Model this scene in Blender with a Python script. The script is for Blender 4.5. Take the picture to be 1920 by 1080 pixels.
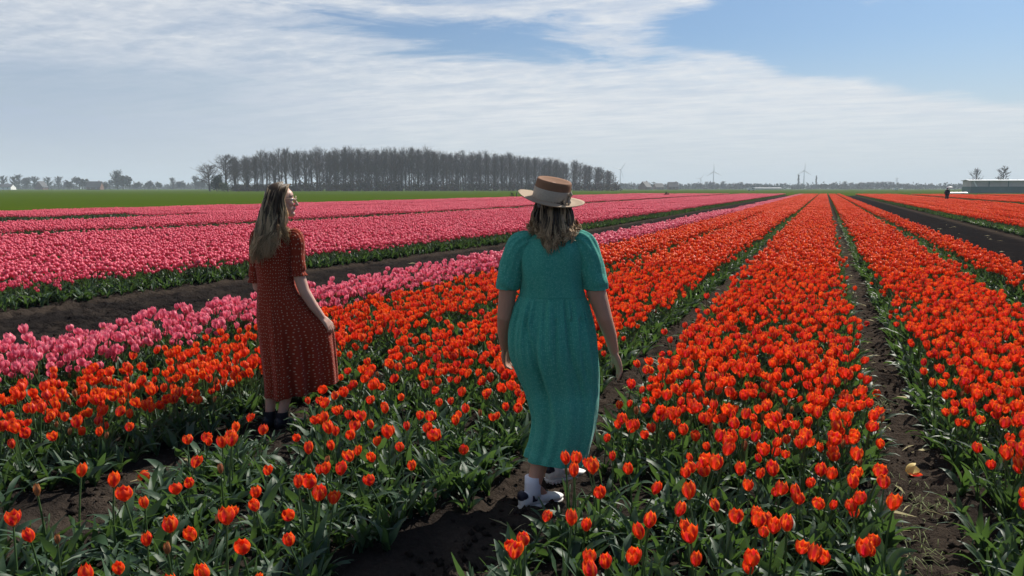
import bpy, bmesh, math, random
import numpy as np
from mathutils import Vector, Matrix

R_ = math.radians
rng = np.random.default_rng(7)
random.seed(7)
S = bpy.context.scene
for o in list(bpy.data.objects):
    bpy.data.objects.remove(o)

# ------------------------------------------------------------------ camera, sky, sun, exposure
YAW, PITCH, CAM_H = 22.0447, 7.399, 1.65
cam_d = bpy.data.cameras.new("camera")
cam_d.sensor_width = 36.0
cam_d.lens = 27.0
cam_d.clip_start = 0.05
cam_d.clip_end = 20000
cam = bpy.data.objects.new("camera", cam_d)
S.collection.objects.link(cam)
cam.location = (0, 0, CAM_H)
cam.rotation_euler = (R_(90 - PITCH), 0, R_(YAW))
S.camera = cam

SUN_EL, SUN_AZ = 46.0, 21.0            # azimuth measured from +Y towards +X
EXPOSURE = 0.48
SKY_STRENGTH = 0.10
SUN_STRENGTH = 5.0
HAZE_DENSITY = .00025
HAZE_COLOR = (.75, .85, .99, 1)
CLOUD_V = 5.5                          # cloud radiance before SKY_STRENGTH

S.view_settings.view_transform = 'Standard'
S.view_settings.look = 'None'
S.view_settings.exposure = EXPOSURE
S.view_settings.gamma = 1
S.view_settings.use_curve_mapping = False
S.render.engine = 'CYCLES'
S.cycles.use_denoising = True
S.cycles.max_bounces = 8
S.cycles.transparent_max_bounces = 8
S.cycles.volume_bounces = 1
S.cycles.sample_clamp_indirect = 6
S.cycles.caustics_reflective = False
S.cycles.caustics_refractive = False

world = bpy.data.worlds.new("World")
S.world = world
world.use_nodes = True
WN, WL = world.node_tree.nodes, world.node_tree.links


class NT:
    """small helper to write node graphs"""
    def __init__(self, nodes, links):
        self.n, self.l = nodes, links

    def node(self, t, **kw):
        n = self.n.new(t)
        for k, v in kw.items():
            setattr(n, k, v)
        return n

    def put(self, sock, v):
        if v is None:
            return
        if isinstance(v, bpy.types.NodeSocket):
            self.l.new(v, sock)
        else:
            if sock.type == 'RGBA' and len(v) == 3:
                v = (*v, 1)
            sock.default_value = v

    def math(self, op, a, b=None, c=None, clamp=False):
        n = self.node('ShaderNodeMath', operation=op, use_clamp=clamp)
        for i, v in enumerate((a, b, c)):
            self.put(n.inputs[i], v)
        return n.outputs[0]

    def mix(self, f, a, b):
        n = self.node('ShaderNodeMix', data_type='RGBA')
        self.put(n.inputs[0], f)
        self.put(n.inputs[6], a)
        self.put(n.inputs[7], b)
        return n.outputs[2]

    def noise(self, vec, scale, detail=4, rough=.5, dist=0.0):
        n = self.node('ShaderNodeTexNoise')
        self.put(n.inputs['Vector'], vec)
        self.put(n.inputs['Scale'], scale)
        self.put(n.inputs['Detail'], detail)
        self.put(n.inputs['Roughness'], rough)
        self.put(n.inputs['Distortion'], dist)
        return n.outputs[0]

    def smooth(self, v, lo, hi, a=0.0, b=1.0):
        n = self.node('ShaderNodeMapRange', interpolation_type='SMOOTHSTEP')
        for i, q in enumerate((v, lo, hi, a, b)):
            self.put(n.inputs[i], q)
        return n.outputs[0]

    def comb(self, x, y, z):
        n = self.node('ShaderNodeCombineXYZ')
        for i, v in enumerate((x, y, z)):
            self.put(n.inputs[i], v)
        return n.outputs[0]


def build_sky():
    WN.clear()
    g = NT(WN, WL)
    out = g.node('ShaderNodeOutputWorld')
    bg = g.node('ShaderNodeBackground')
    bg.inputs['Strength'].default_value = SKY_STRENGTH
    WL.new(bg.outputs[0], out.inputs[0])
    sky = g.node('ShaderNodeTexSky', sky_type='NISHITA', sun_disc=False)
    sky.sun_elevation = R_(SUN_EL)
    sky.sun_rotation = R_(SUN_AZ)
    sky.air_density = 1.0
    sky.dust_density = 1.4
    sky.ozone_density = 1.5
    tc = g.node('ShaderNodeTexCoord')
    sep = g.node('ShaderNodeSeparateXYZ')
    WL.new(tc.outputs['Generated'], sep.inputs[0])
    x, y, z = sep.outputs
    # azimuth in degrees from +Y towards +X, elevation in degrees
    az = g.math('MULTIPLY', g.math('ARCTAN2', x, y), 57.2958)
    el = g.math('MULTIPLY', g.math('ARCSINE', z), 57.2958)
    zc = g.math('ADD', g.math('MAXIMUM', z, 0.0), 0.07)
    px, py = g.math('DIVIDE', x, zc), g.math('DIVIDE', y, zc)
    plane = g.comb(px, py, 0.0)
    # streaky cirrus noise in the cloud layer, seen in perspective
    mp = g.node('ShaderNodeMapping')
    mp.inputs['Rotation'].default_value = (0, 0, R_(35))
    mp.inputs['Scale'].default_value = (0.5, 1.5, 1)
    WL.new(plane, mp.inputs[0])
    pv = mp.outputs[0]
    n1 = g.noise(pv, 1.1, 8, .62, .6)
    n2 = g.noise(pv, 3.6, 7, .65, .3)
    n3 = g.noise(plane, .45, 4, .5)
    # angular wisps near the edge of the sheet
    wv = g.comb(g.math('MULTIPLY', az, .06), g.math('MULTIPLY', el, .42), 0.0)
    w1 = g.noise(wv, 1.6, 7, .65, .5)
    w1c = g.math('SUBTRACT', w1, .5)
    n1c = g.math('SUBTRACT', n1, .5)
    # the right-hand border of the cloud sheet as a function of elevation
    fc = g.node('ShaderNodeFloatCurve')
    cv = fc.mapping.curves[0]
    pts = EDGE
    for _ in range(len(pts) - 2):
        cv.points.new(.5, .5)
    for p, (e, a) in zip(cv.points, pts):
        p.location = (e / 30.0, (a + 40) / 80.0)
        p.handle_type = 'AUTO'
    fc.mapping.update()
    WL.new(g.math('DIVIDE', el, 30.0), fc.inputs['Value'])
    edge = g.math('SUBTRACT', g.math('MULTIPLY', fc.outputs[0], 80.0), 40.0)
    d = g.math('SUBTRACT', edge, az)                         # >0 inside the sheet
    d = g.math('ADD', d, g.math('MULTIPLY', w1c, 15.0))
    d = g.math('ADD', d, g.math('MULTIPLY', n1c, 7.0))
    sheet = g.smooth(d, -1.5, 3.2)
    # long gap of blue inside the sheet
    for (ca, ce, sa, se, sl, amt) in HOLES:
        da = g.math('DIVIDE', g.math('SUBTRACT', az, ca), sa)
        e0 = g.math('ADD', ce, g.math('MULTIPLY', g.math('SUBTRACT', az, ca), sl))
        de = g.math('DIVIDE', g.math('SUBTRACT', el, e0), se)
        r2 = g.math('SQRT', g.math('ADD', g.math('MULTIPLY', da, da), g.math('MULTIPLY', de, de)))
        r2 = g.math('ADD', r2, g.math('MULTIPLY', w1c, -3.2))
        r2 = g.math('ADD', r2, g.math('MULTIPLY', n1c, 1.2))
        hole = g.smooth(r2, .35, 1.25, amt, 0.0)
        sheet = g.math('MULTIPLY', sheet, g.math('SUBTRACT', 1.0, hole))
    # thin wisps in the blue
    wisp = g.math('MULTIPLY', g.smooth(w1, .63, .78), .35)
    sheet = g.math('MAXIMUM', sheet, wisp)
    n5 = g.noise(wv, 5.5, 8, .7, .4)
    dens = g.math('MULTIPLY', sheet, g.smooth(n2, .2, .62, .74, 1.0))
    dens = g.math('MULTIPLY', dens, g.smooth(n5, .28, .62, .80, 1.0))
    n6 = g.noise(plane, 9.0, 5, .6, .4)
    rip = g.math('MULTIPLY', g.smooth(n6, .35, .62, .0, .20), g.smooth(el, 4.5, 9.0, 0.0, 1.0))
    dens = g.math('SUBTRACT', dens, g.math('MULTIPLY', rip, dens))
    dens = g.math('MULTIPLY', dens, g.smooth(el, 24.0, 50.0, 1.0, .45))
    dens = g.math('MULTIPLY', dens, g.smooth(n3, .3, .6, .90, 1.0))
    low = g.smooth(el, 0.0, 6.5, .35, 1.0)                   # the sheet thins into grey haze near the horizon
    dens = g.math('MULTIPLY', dens, low)
    # cloud tone: white where thick and towards the sun, blue grey to the left
    lowl = g.math('MULTIPLY', g.smooth(az, -56.0, -24.0, 1.0, 0.0), g.smooth(g.math('ADD', el, g.math('MULTIPLY', w1c, 4.0)), 4.5, 10.5, 1.0, 0.0))
    tone = g.math('SUBTRACT', 1.0, g.math('MULTIPLY', lowl, .85))
    tone = g.math('MULTIPLY', tone, g.smooth(n2, .25, .68, .66, 1.0))
    tone = g.math('MULTIPLY', tone, g.smooth(w1, .3, .65, .80, 1.0))
    tone = g.math('MULTIPLY', tone, g.smooth(az, -60.0, -18.0, .82, 1.0))
    ccol = g.mix(tone, CLOUD_DARK, CLOUD_LIGHT)
    hz = g.smooth(el, -.5, 11.0, 1.0, 0.0)
    base = g.mix(g.math('MULTIPLY', hz, .82), g.node('ShaderNodeVectorMath').outputs[0], HORIZON)
    # clear sky, slightly tinted towards the deep blue the photograph shows
    sk = g.node('ShaderNodeMix', data_type='RGBA', blend_type='MULTIPLY')
    sk.inputs[0].default_value = 1.0
    WL.new(sky.outputs[0], sk.inputs[6])
    sk.inputs[7].default_value = SKY_TINT
    base_node = base.node
    for l in list(base_node.inputs[6].links):
        WL.remove(l)
    WL.new(sk.outputs[2], base_node.inputs[6])
    col = g.mix(dens, base, ccol)
    WL.new(col, bg.inputs['Color'])
    for n in [n for n in WN if n.type == 'VECT_MATH']:
        WN.remove(n)


# border of the cloud sheet: (elevation, azimuth) pairs; gaps: azimuth, elevation, half sizes, slope, amount
EDGE = [(0, 20), (4.0, 14), (6.1, 7), (7.2, 1), (8.8, -4), (9.8, -9.5), (11.0, -11), (12.2, -9), (14.0, -2.5), (18, 6), (30, 18)]
HOLES = [(-25.0, 10.6, 13.5, 1.55, -.07, .95), (-12.5, 14.4, 5.5, .5, 0.0, .9), (-30, 13.4, 9.0, .8, -.06, .5), (-50, 6.6, 13.0, 1.9, .02, .40)]
CLOUD_LIGHT = (CLOUD_V * 1.15, CLOUD_V * 1.16, CLOUD_V * 1.165, 1)
CLOUD_DARK = (CLOUD_V * .48, CLOUD_V * .60, CLOUD_V * .81, 1)
HORIZON = (CLOUD_V * .86, CLOUD_V * .92, CLOUD_V * .99, 1)
SKY_TINT = (.36, .50, .64, 1)
build_sky()

sun_d = bpy.data.lights.new("sun", 'SUN')
sun_d.energy = SUN_STRENGTH
sun_d.angle = R_(0.5)
sun_d.color = (1.0, .93, .82)
sun = bpy.data.objects.new("sun", sun_d)
S.collection.objects.link(sun)
sv = Vector((math.sin(R_(SUN_AZ)) * math.cos(R_(SUN_EL)), math.cos(R_(SUN_AZ)) * math.cos(R_(SUN_EL)), math.sin(R_(SUN_EL))))
sun.rotation_euler = sv.to_track_quat('Z', 'Y').to_euler()
sun.location = sv * 50


# ------------------------------------------------------------------ helpers
def tag(o, label=None, cat=None, group=None, kind=None):
    if label: o['label'] = label
    if cat: o['category'] = cat
    if group: o['group'] = group
    if kind: o['kind'] = kind
    return o


def link(o, parent=None):
    S.collection.objects.link(o)
    if parent is not None:
        o.parent = parent
    return o


def empty(name, loc=(0, 0, 0), rz=0.0, size=.1):
    o = bpy.data.objects.new(name, None)
    o.empty_display_size = size
    o.location = loc
    o.rotation_euler = (0, 0, rz)
    return link(o)


class MB:
    """collects geometry and float vertex attributes, then builds one mesh"""
    def __init__(self):
        self.v, self.f, self.a, self.n = [], [], {}, 0
        self.fm = []

    def add(self, verts, faces, mat=0, **attrs):
        verts = np.asarray(verts, float).reshape(-1, 3)
        k = len(verts)
        for key in set(list(self.a) + list(attrs)):
            cur = self.a.setdefault(key, [np.zeros(self.n)] if self.n else [])
            val = attrs.get(key, 0.0)
            cur.append(np.broadcast_to(np.asarray(val, float), (k,)))
        self.v.append(verts)
        for f in faces:
            self.f.append(tuple(i + self.n for i in f))
            self.fm.append(mat)
        self.n += k

    def box(self, lo, hi, **kw):
        x0, y0, z0 = lo
        x1, y1, z1 = hi
        self.add([(x0, y0, z0), (x1, y0, z0), (x1, y1, z0), (x0, y1, z0), (x0, y0, z1), (x1, y0, z1), (x1, y1, z1), (x0, y1, z1)],
                 [(3, 2, 1, 0), (4, 5, 6, 7), (0, 1, 5, 4), (1, 2, 6, 5), (2, 3, 7, 6), (3, 0, 4, 7)], **kw)

    def tube(self, pts, rad, sides=6, cap=True, **kw):
        pts = np.asarray(pts, float)
        n = len(pts)
        rad = np.broadcast_to(np.asarray(rad, float), (n,))
        t = np.gradient(pts, axis=0)
        t /= np.linalg.norm(t, axis=1)[:, None] + 1e-12
        ref = np.array([0, 0, 1.]) if abs(t[0, 2]) < .9 else np.array([0, 1., 0])
        V = []
        u = np.cross(t[0], ref)
        u /= np.linalg.norm(u)
        for i in range(n):
            u = u - t[i] * (u @ t[i])
            u /= np.linalg.norm(u) + 1e-12
            w = np.cross(t[i], u)
            for k in range(sides):
                an = 2 * math.pi * k / sides
                V.append(pts[i] + rad[i] * (u * math.cos(an) + w * math.sin(an)))
        F = []
        for i in range(n - 1):
            for k in range(sides):
                a, b = i * sides + k, i * sides + (k + 1) % sides
                F.append((a, b, b + sides, a + sides))
        if cap:
            F.append(tuple(range(sides - 1, -1, -1)))
            F.append(tuple((n - 1) * sides + k for k in range(sides)))
        kw = {k2: (np.repeat(np.broadcast_to(v2, (n,)), sides) if k2 != 'mat' else v2) for k2, v2 in kw.items()}
        self.add(V, F, **kw)

    def capsule(self, pts, rad, sides=12):
        """tube with rounded ends, for bodies that are fused afterwards"""
        pts = [np.asarray(p, float) for p in pts]
        rad = list(rad)
        d0 = pts[0] - pts[1]; d0 /= np.linalg.norm(d0)
        d1 = pts[-1] - pts[-2]; d1 /= np.linalg.norm(d1)
        P, Q = [], []
        for a in (85, 60, 30):
            P.append(pts[0] + d0 * rad[0] * math.sin(R_(a))); Q.append(rad[0] * math.cos(R_(a)))
        P += pts; Q += rad
        for a in (30, 60, 85):
            P.append(pts[-1] + d1 * rad[-1] * math.sin(R_(a))); Q.append(rad[-1] * math.cos(R_(a)))
        self.tube(P, Q, sides)

    def ellipsoid(self, c, r, rot=None, nu=16, nv=10):
        V, F = [], []
        for j in range(nv + 1):
            ph = math.pi * (.02 + .96 * j / nv)
            for i in range(nu):
                th = 2 * math.pi * i / nu
                V.append((math.sin(ph) * math.cos(th), math.sin(ph) * math.sin(th), math.cos(ph)))
        V = np.array(V) * np.asarray(r)
        if rot is not None:
            V = V @ np.asarray(rot.to_matrix() if hasattr(rot, 'to_matrix') else rot).T
        V = V + np.asarray(c)
        for j in range(nv):
            for i in range(nu):
                a, b = j * nu + i, j * nu + (i + 1) % nu
                F.append((b, a, a + nu, b + nu))
        F.append(tuple(range(nu)))
        F.append(tuple(nv * nu + i for i in range(nu - 1, -1, -1)))
        self.add(V, F)

    def loft(self, rings, cap=True, closed=True, **kw):
        rings = np.asarray(rings, float)
        m, n, _ = rings.shape
        F = []
        for i in range(m - 1):
            for k in range(n if closed else n - 1):
                a, b = i * n + k, i * n + (k + 1) % n
                F.append((a, b, b + n, a + n))
        if cap and closed:
            F.append(tuple(range(n - 1, -1, -1)))
            F.append(tuple((m - 1) * n + k for k in range(n)))
        self.add(rings.reshape(-1, 3), F, **kw)

    def mesh(self, name, mats, smooth=True):
        me = bpy.data.meshes.new(name)
        V = np.concatenate(self.v)
        me.from_pydata(V.tolist(), [], self.f)
        for k, v in self.a.items():
            at = me.attributes.new(k, 'FLOAT', 'POINT')
            at.data.foreach_set('value', np.concatenate(v).astype(np.float32))
        for m in (mats if isinstance(mats, (list, tuple)) else [mats]):
            me.materials.append(m)
        if any(self.fm):
            me.polygons.foreach_set('material_index', self.fm)
        if smooth:
            me.polygons.foreach_set('use_smooth', [True] * len(me.polygons))
        me.update()
        return me

    def build(self, name, mats, parent=None, smooth=True):
        return link(bpy.data.objects.new(name, self.mesh(name, mats, smooth)), parent)


def fuse(mb, name, mat, parent, voxel=.004, smooth=6, factor=.5):
    """one continuous skin out of overlapping volumes"""
    me = mb.mesh(name, mat)
    o = bpy.data.objects.new(name, me)
    S.collection.objects.link(o)
    m = o.modifiers.new('r', 'REMESH'); m.mode = 'VOXEL'; m.voxel_size = voxel
    s = o.modifiers.new('s', 'SMOOTH'); s.iterations = smooth; s.factor = factor
    dg = bpy.context.evaluated_depsgraph_get()
    me2 = bpy.data.meshes.new_from_object(o.evaluated_get(dg))
    bpy.data.objects.remove(o)
    me2.name = name
    me2.materials.clear(); me2.materials.append(mat)
    me2.polygons.foreach_set('use_smooth', [True] * len(me2.polygons))
    return link(bpy.data.objects.new(name, me2), parent)


def vnoise(x, y, scale, seed):
    """smooth value noise in [0,1]"""
    r = np.random.default_rng(seed).random((256, 256))
    x, y = x * scale, y * scale
    xi, yi = np.floor(x).astype(int), np.floor(y).astype(int)
    fx, fy = x - xi, y - yi
    fx, fy = fx * fx * (3 - 2 * fx), fy * fy * (3 - 2 * fy)
    g = lambda a, b: r[a & 255, b & 255]
    return (g(xi, yi) * (1 - fx) + g(xi + 1, yi) * fx) * (1 - fy) + (g(xi, yi + 1) * (1 - fx) + g(xi + 1, yi + 1) * fx) * fy


# ------------------------------------------------------------------ materials
def material(name):
    m = bpy.data.materials.new(name)
    m.use_nodes = True
    m.node_tree.nodes.clear()
    g = NT(m.node_tree.nodes, m.node_tree.links)
    out = g.node('ShaderNodeOutputMaterial')
    return m, g, out


def bsdf(g, color, rough=.6, spec=.4, bump=None, bump_d=.01, bump_s=1.0, **kw):
    p = g.node('ShaderNodeBsdfPrincipled')
    g.put(p.inputs['Base Color'], color)
    g.put(p.inputs['Roughness'], rough)
    g.put(p.inputs['Specular IOR Level'], spec)
    for k, v in kw.items():
        g.put(p.inputs[k.replace('_', ' ')], v)
    if bump is not None:
        b = g.node('ShaderNodeBump')
        b.inputs['Distance'].default_value = bump_d
        b.inputs['Strength'].default_value = bump_s
        g.put(b.inputs['Height'], bump)
        g.l.new(b.outputs[0], p.inputs['Normal'])
    return p


def simple(name, color, rough=.6, spec=.4, var=.12, scale=8.0, trans=0.0, tcol=None, **kw):
    """plain painted / fabric / wood surface with mottled tone"""
    m, g, out = material(name)
    tc = g.node('ShaderNodeTexCoord')
    n = g.noise(tc.outputs['Object'], scale, 5, .6)
    lo = tuple(c * (1 - var) for c in color)
    hi = tuple(min(1, c * (1 + var)) for c in color)
    col = g.mix(n, (*lo, 1), (*hi, 1))
    p = bsdf(g, col, rough, spec, **kw)
    if trans:
        t = g.node('ShaderNodeBsdfTranslucent')
        g.put(t.inputs[0], tcol or col)
        mx = g.node('ShaderNodeMixShader')
        mx.inputs[0].default_value = trans
        g.l.new(p.outputs[0], mx.inputs[1]); g.l.new(t.outputs[0], mx.inputs[2])
        g.l.new(mx.outputs[0], out.inputs[0])
    else:
        g.l.new(p.outputs[0], out.inputs[0])
    return m


def attr(g, name):
    return g.node('ShaderNodeAttribute', attribute_name=name).outputs['Fac']


def petal_mat(name, core_a, core_b, edge_a, edge_b, base, trans=.45):
    m, g, out = material(name)
    oi = g.node('ShaderNodeObjectInfo')
    rnd = g.math('FRACT', g.math('ADD', oi.outputs['Random'], attr(g, 'tint')))
    rnd2 = g.math('FRACT', g.math('MULTIPLY', rnd, 7.31))
    core = g.mix(rnd, core_a, core_b)
    edg = g.mix(rnd2, edge_a, edge_b)
    e = attr(g, 'edge')
    tc = g.node('ShaderNodeTexCoord')
    n = g.noise(tc.outputs['Object'], 70.0, 3, .6)
    e2 = g.math('ADD', e, g.math('MULTIPLY', g.math('SUBTRACT', n, .5), .5), clamp=True)
    col = g.mix(g.smooth(e2, .12, .72), core, edg)
    h = attr(g, 'up')
    col = g.mix(g.smooth(h, .0, .22, .75, 0.0), col, base)
    p = bsdf(g, col, .42, .35)
    t = g.node('ShaderNodeBsdfTranslucent')
    g.l.new(col, t.inputs[0])
    mx = g.node('ShaderNodeMixShader')
    mx.inputs[0].default_value = trans
    g.l.new(p.outputs[0], mx.inputs[1]); g.l.new(t.outputs[0], mx.inputs[2])
    g.l.new(mx.outputs[0], out.inputs[0])
    return m


def leaf_mat(name, a, b, rough=.50, trans=.3, spec=.34):
    m, g, out = material(name)
    oi = g.node('ShaderNodeObjectInfo')
    rnd = g.math('FRACT', g.math('ADD', oi.outputs['Random'], attr(g, 'tint')))
    col = g.mix(rnd, a, b)
    geo = g.node('ShaderNodeNewGeometry')
    tc = g.node('ShaderNodeTexCoord')
    n = g.noise(tc.outputs['Object'], 30.0, 3, .6)
    p = bsdf(g, col, rough, spec, bump=n, bump_d=.004, bump_s=.4)
    t = g.node('ShaderNodeBsdfTranslucent')
    tcol = g.mix(.5, col, (.16, .30, .03, 1))
    g.l.new(tcol, t.inputs[0])
    mx = g.node('ShaderNodeMixShader')
    mx.inputs[0].default_value = trans
    g.l.new(p.outputs[0], mx.inputs[1]); g.l.new(t.outputs[0], mx.inputs[2])
    g.l.new(mx.outputs[0], out.inputs[0])
    return m


M = {}
M['petal_orange'] = petal_mat('orange_petal', (.50, .008, .030, 1), (.78, .045, .012, 1), (.88, .085, .012, 1), (.96, .22, .018, 1), (.75, .25, .04, 1))
M['petal_pink'] = petal_mat('pink_petal', (.64, .075, .15, 1), (.76, .13, .22, 1), (.84, .22, .30, 1), (.90, .34, .40, 1), (.8, .5, .45, 1))
M['petal_rose'] = petal_mat('rose_petal', (.62, .048, .11, 1), (.74, .085, .165, 1), (.82, .145, .22, 1), (.88, .24, .31, 1), (.75, .4, .35, 1))
M['petal_bud'] = petal_mat('bud_petal', (.22, .08, .05, 1), (.30, .14, .06, 1), (.40, .12, .05, 1), (.5, .2, .07, 1), (.12, .18, .06, 1), .3)
M['leaf'] = leaf_mat('tulip_leaf', (.026, .060, .032, 1), (.054, .098, .056, 1))
M['stem'] = leaf_mat('tulip_stem', (.05, .10, .03, 1), (.07, .12, .04, 1), .45, .15)


def soil_material():
    m, g, out = material('soil')
    tc = g.node('ShaderNodeTexCoord')
    P = tc.outputs['Object']
    n1 = g.noise(P, 2.2, 6, .6)
    n2 = g.noise(P, 28.0, 8, .65)
    n3 = g.noise(P, 140.0, 4, .6)
    damp = attr(g, 'damp')
    dry = g.mix(n2, (.020, .016, .014, 1), (.080, .063, .050, 1))
    wet = g.mix(n2, (.006, .0055, .006, 1), (.020, .0185, .019, 1))
    f = g.math('ADD', damp, g.math('MULTIPLY', g.math('SUBTRACT', n1, .5), 1.2), clamp=True)
    col = g.mix(f, dry, wet)
    b = g.math('ADD', g.math('ADD', n2, g.math('MULTIPLY', g.noise(P, 6.5, 5, .6), 2.6)), g.math('MULTIPLY', n3, .35))
    p = bsdf(g, col, 1.0, .0, bump=b, bump_d=.03, bump_s=.9)
    g.l.new(p.outputs[0], out.inputs[0])
    return m


def grass_material():
    m, g, out = material('meadow_grass')
    tc = g.node('ShaderNodeTexCoord')
    P = tc.outputs['Object']
    n1 = g.noise(P, .02, 5, .6)
    n2 = g.noise(P, 1.5, 6, .7)
    c = g.mix(n1, (.040, .072, .006, 1), (.058, .086, .008, 1))
    c = g.mix(g.math('MULTIPLY', n2, .5), c, (.030, .055, .006, 1))
    p = bsdf(g, c, 1.0, .0, bump=n2, bump_d=.06, bump_s=.6)
    g.l.new(p.outputs[0], out.inputs[0])
    return m


M['soil'] = soil_material()
M['grass'] = grass_material()
M['bark'] = simple('bark', (.085, .072, .060), .9, .1, .3, 1.5)
M['twig'] = simple('twig', (.068, .060, .056), .9, .1, .3, .5)
M['scrub'] = simple('scrub', (.085, .065, .045), .9, .1, .4, .2)
M['evergreen'] = simple('evergreen', (.025, .045, .025), .8, .2, .4, .5)
M['far_leaf'] = simple('far_leaf', (.040, .046, .038), .9, .1, .35, .08)

# ------------------------------------------------------------------ field layout
FIELD_END = 192.0
CS, SN = math.cos(R_(YAW)), math.sin(R_(YAW))


def bend(x, y):
    """the beds left of the woman in green close in a little over the first 25 m"""
    s = np.clip((np.asarray(y, float) - 4) / 21, 0, 1)
    s = s * s * (3 - 2 * s)
    return np.where(np.asarray(x) < -1.4, -1.4 + (np.asarray(x) + 1.4) * (1 - .165 * s), x)


# bed: left edge, right edge, colour
BEDS = [(-6.17, -5.06, 'pink'), (-4.97, -3.50, 'orange'), (-3.28, -1.57, 'orange'), (-1.22, .36, 'orange'),
        (.70, 2.10, 'orange'), (2.42, 3.14, 'orange')]
TRENCHES = [(-9.95, -6.25), (3.2, 6.05)]
x = -10.0
while x > -21:
    BEDS.append((x - 1.92, x, 'rose')); x -= 2.0
TRENCHES.append((x - 3.0, x - .05))
x -= 3.2
while x > -38:
    BEDS.append((x - 1.92, x, 'rose')); x -= 2.0
TRENCHES.append((x - 1.6, x)); x -= 1.8
while x > -51:
    BEDS.append((x - 1.92, x, 'rose')); x -= 2.0
GRASS_EDGE = x - .1
x = 6.3
BEDS.append((x, x + 1.1, 'orange')); x += 1.4
for k in range(3):
    BEDS.append((x, x + 1.75, 'orange')); x += 2.0
BEDS.append((x, x + .9, 'orange')); x += 1.0
TRENCHES.append((x, x + 2.6)); x += 2.7
while x < 64:
    for k in range(5):
        BEDS.append((x, x + 1.8, 'orange')); x += 2.0
    TRENCHES.append((x, x + 2.6)); x += 2.7


def in_trench(x):
    t = np.zeros_like(x)
    for a, b in TRENCHES:
        t = np.maximum(t, np.clip((x - a) / .25, 0, 1) * np.clip((b - x) / .25, 0, 1))
    return t


def bed_mask(x):
    t = np.zeros_like(x)
    for a, b, _ in BEDS:
        t = np.maximum(t, np.clip((x - a + .05) / .12, 0, 1) * np.clip((b - x + .05) / .12, 0, 1))
    return t


def ground_z(x, y, fine=True):
    """x in bed coordinates (before bend)"""
    b, t = bed_mask(x), in_trench(x)
    z = .035 * b - .05 * t
    near = np.clip((40 - y) / 25, 0, 1)
    if fine:
        c = np.abs(vnoise(x, y, 5.5, 1) - .5) * 2
        c2 = vnoise(x, y, 13.0, 2)
        c3 = vnoise(x, y, 30.0, 3)
        z = z + near * ((1 - c) ** 2 * .040 + (c2 - .5) * .045 + (c3 - .5) * .026) * (1 - .3 * b)
        # wheel tracks with lug prints in the broad lanes
        for a, bb in TRENCHES[:2]:
            for u in (.28, .72):
                cx = a + (bb - a) * u
                w = np.exp(-((x - cx) / .33) ** 2)
                lug = np.sin((y + np.abs(x - cx) * .9) * 2 * math.pi / .26)
                z = z + w * near * (-.05 + .055 * np.clip(lug * 1.6, -1, 1) * vnoise(x, y, 2.5, 6))
    return z


def grid_sheet(name, xs, ys, zf, mat, damp=None, bendit=True):
    nx, ny = len(xs), len(ys)
    X, Y = np.meshgrid(xs, ys)
    Z = zf(X, Y)
    D = damp(X, Y) if damp else np.zeros_like(X)
    XB = bend(X, Y) if bendit else X
    V = np.stack([XB, Y, Z], -1).reshape(-1, 3).astype(np.float32)
    i = (np.arange(ny - 1)[:, None] * nx + np.arange(nx - 1)[None]).reshape(-1)
    F = np.stack([i, i + 1, i + nx + 1, i + nx], -1).astype(np.int32)
    me = bpy.data.meshes.new(name)
    me.vertices.add(len(V)); me.vertices.foreach_set('co', V.ravel())
    me.loops.add(F.size); me.loops.foreach_set('vertex_index', F.ravel())
    me.polygons.add(len(F)); me.polygons.foreach_set('loop_start', np.arange(len(F), dtype=np.int32) * 4)
    me.update(calc_edges=True)
    me.polygons.foreach_set('use_smooth', np.ones(len(F), bool))
    at = me.attributes.new('damp', 'FLOAT', 'POINT')
    at.data.foreach_set('value', D.ravel().astype(np.float32))
    me.materials.append(mat)
    o = bpy.data.objects.new(name, me)
    return link(o)


def soil_damp(X, Y):
    d = .10 + np.where(X < 0, .66, .90) * np.clip(in_trench(X) * 1.2, 0, 1) + .45 * bed_mask(X)
    d = d - .12 * np.clip((6 - Y) / 6, 0, 1) * (X < -3)
    d = d + 0
    return np.clip(d, 0, 1)


xs = np.unique(np.concatenate([np.arange(GRASS_EDGE, -11, 1.0), np.arange(-11, 4.2, .034), np.arange(4.2, 9, .12), np.arange(9, 80, 1.0)]))
ys, yy, st = [], 1.3, .034
while yy < FIELD_END + 2:
    ys.append(yy)
    yy += st
    st *= 1.0 if yy < 8 else 1.016
soil = grid_sheet('soil_field', xs, np.array(ys), ground_z, M['soil'], soil_damp)
tag(soil, kind='structure')
near_soil = grid_sheet('soil_field_edge', np.arange(-14, 16, 1.5), np.array([-14, -10, -6, -3, 0, 1.3]), lambda X, Y: X * 0 + .0, M['soil'], soil_damp, False)
tag(near_soil, kind='structure')

# meadow: one sheet that runs to the horizon, a little below the soil
mb = MB()
mb.add([(-6000, -3000, -.14), (6000, -3000, -.14), (6000, 7000, -.14), (-6000, 7000, -.14)], [(0, 1, 2, 3)])
tag(mb.build('meadow', M['grass'], smooth=False), kind='structure')
gx0 = GRASS_EDGE + .4
xs2 = np.array([-900, -500, -300, -200, -120, -90, -70, -60, gx0 - 1, gx0])
ys2 = np.concatenate([np.arange(0, 100, 5.0), np.arange(100, FIELD_END + 2, 20)])
tag(grid_sheet('meadow_strip', xs2, ys2, lambda X, Y: X * 0 + .02 + .10 * vnoise(X, Y, .11, 4), M['grass']), kind='structure')

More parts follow.
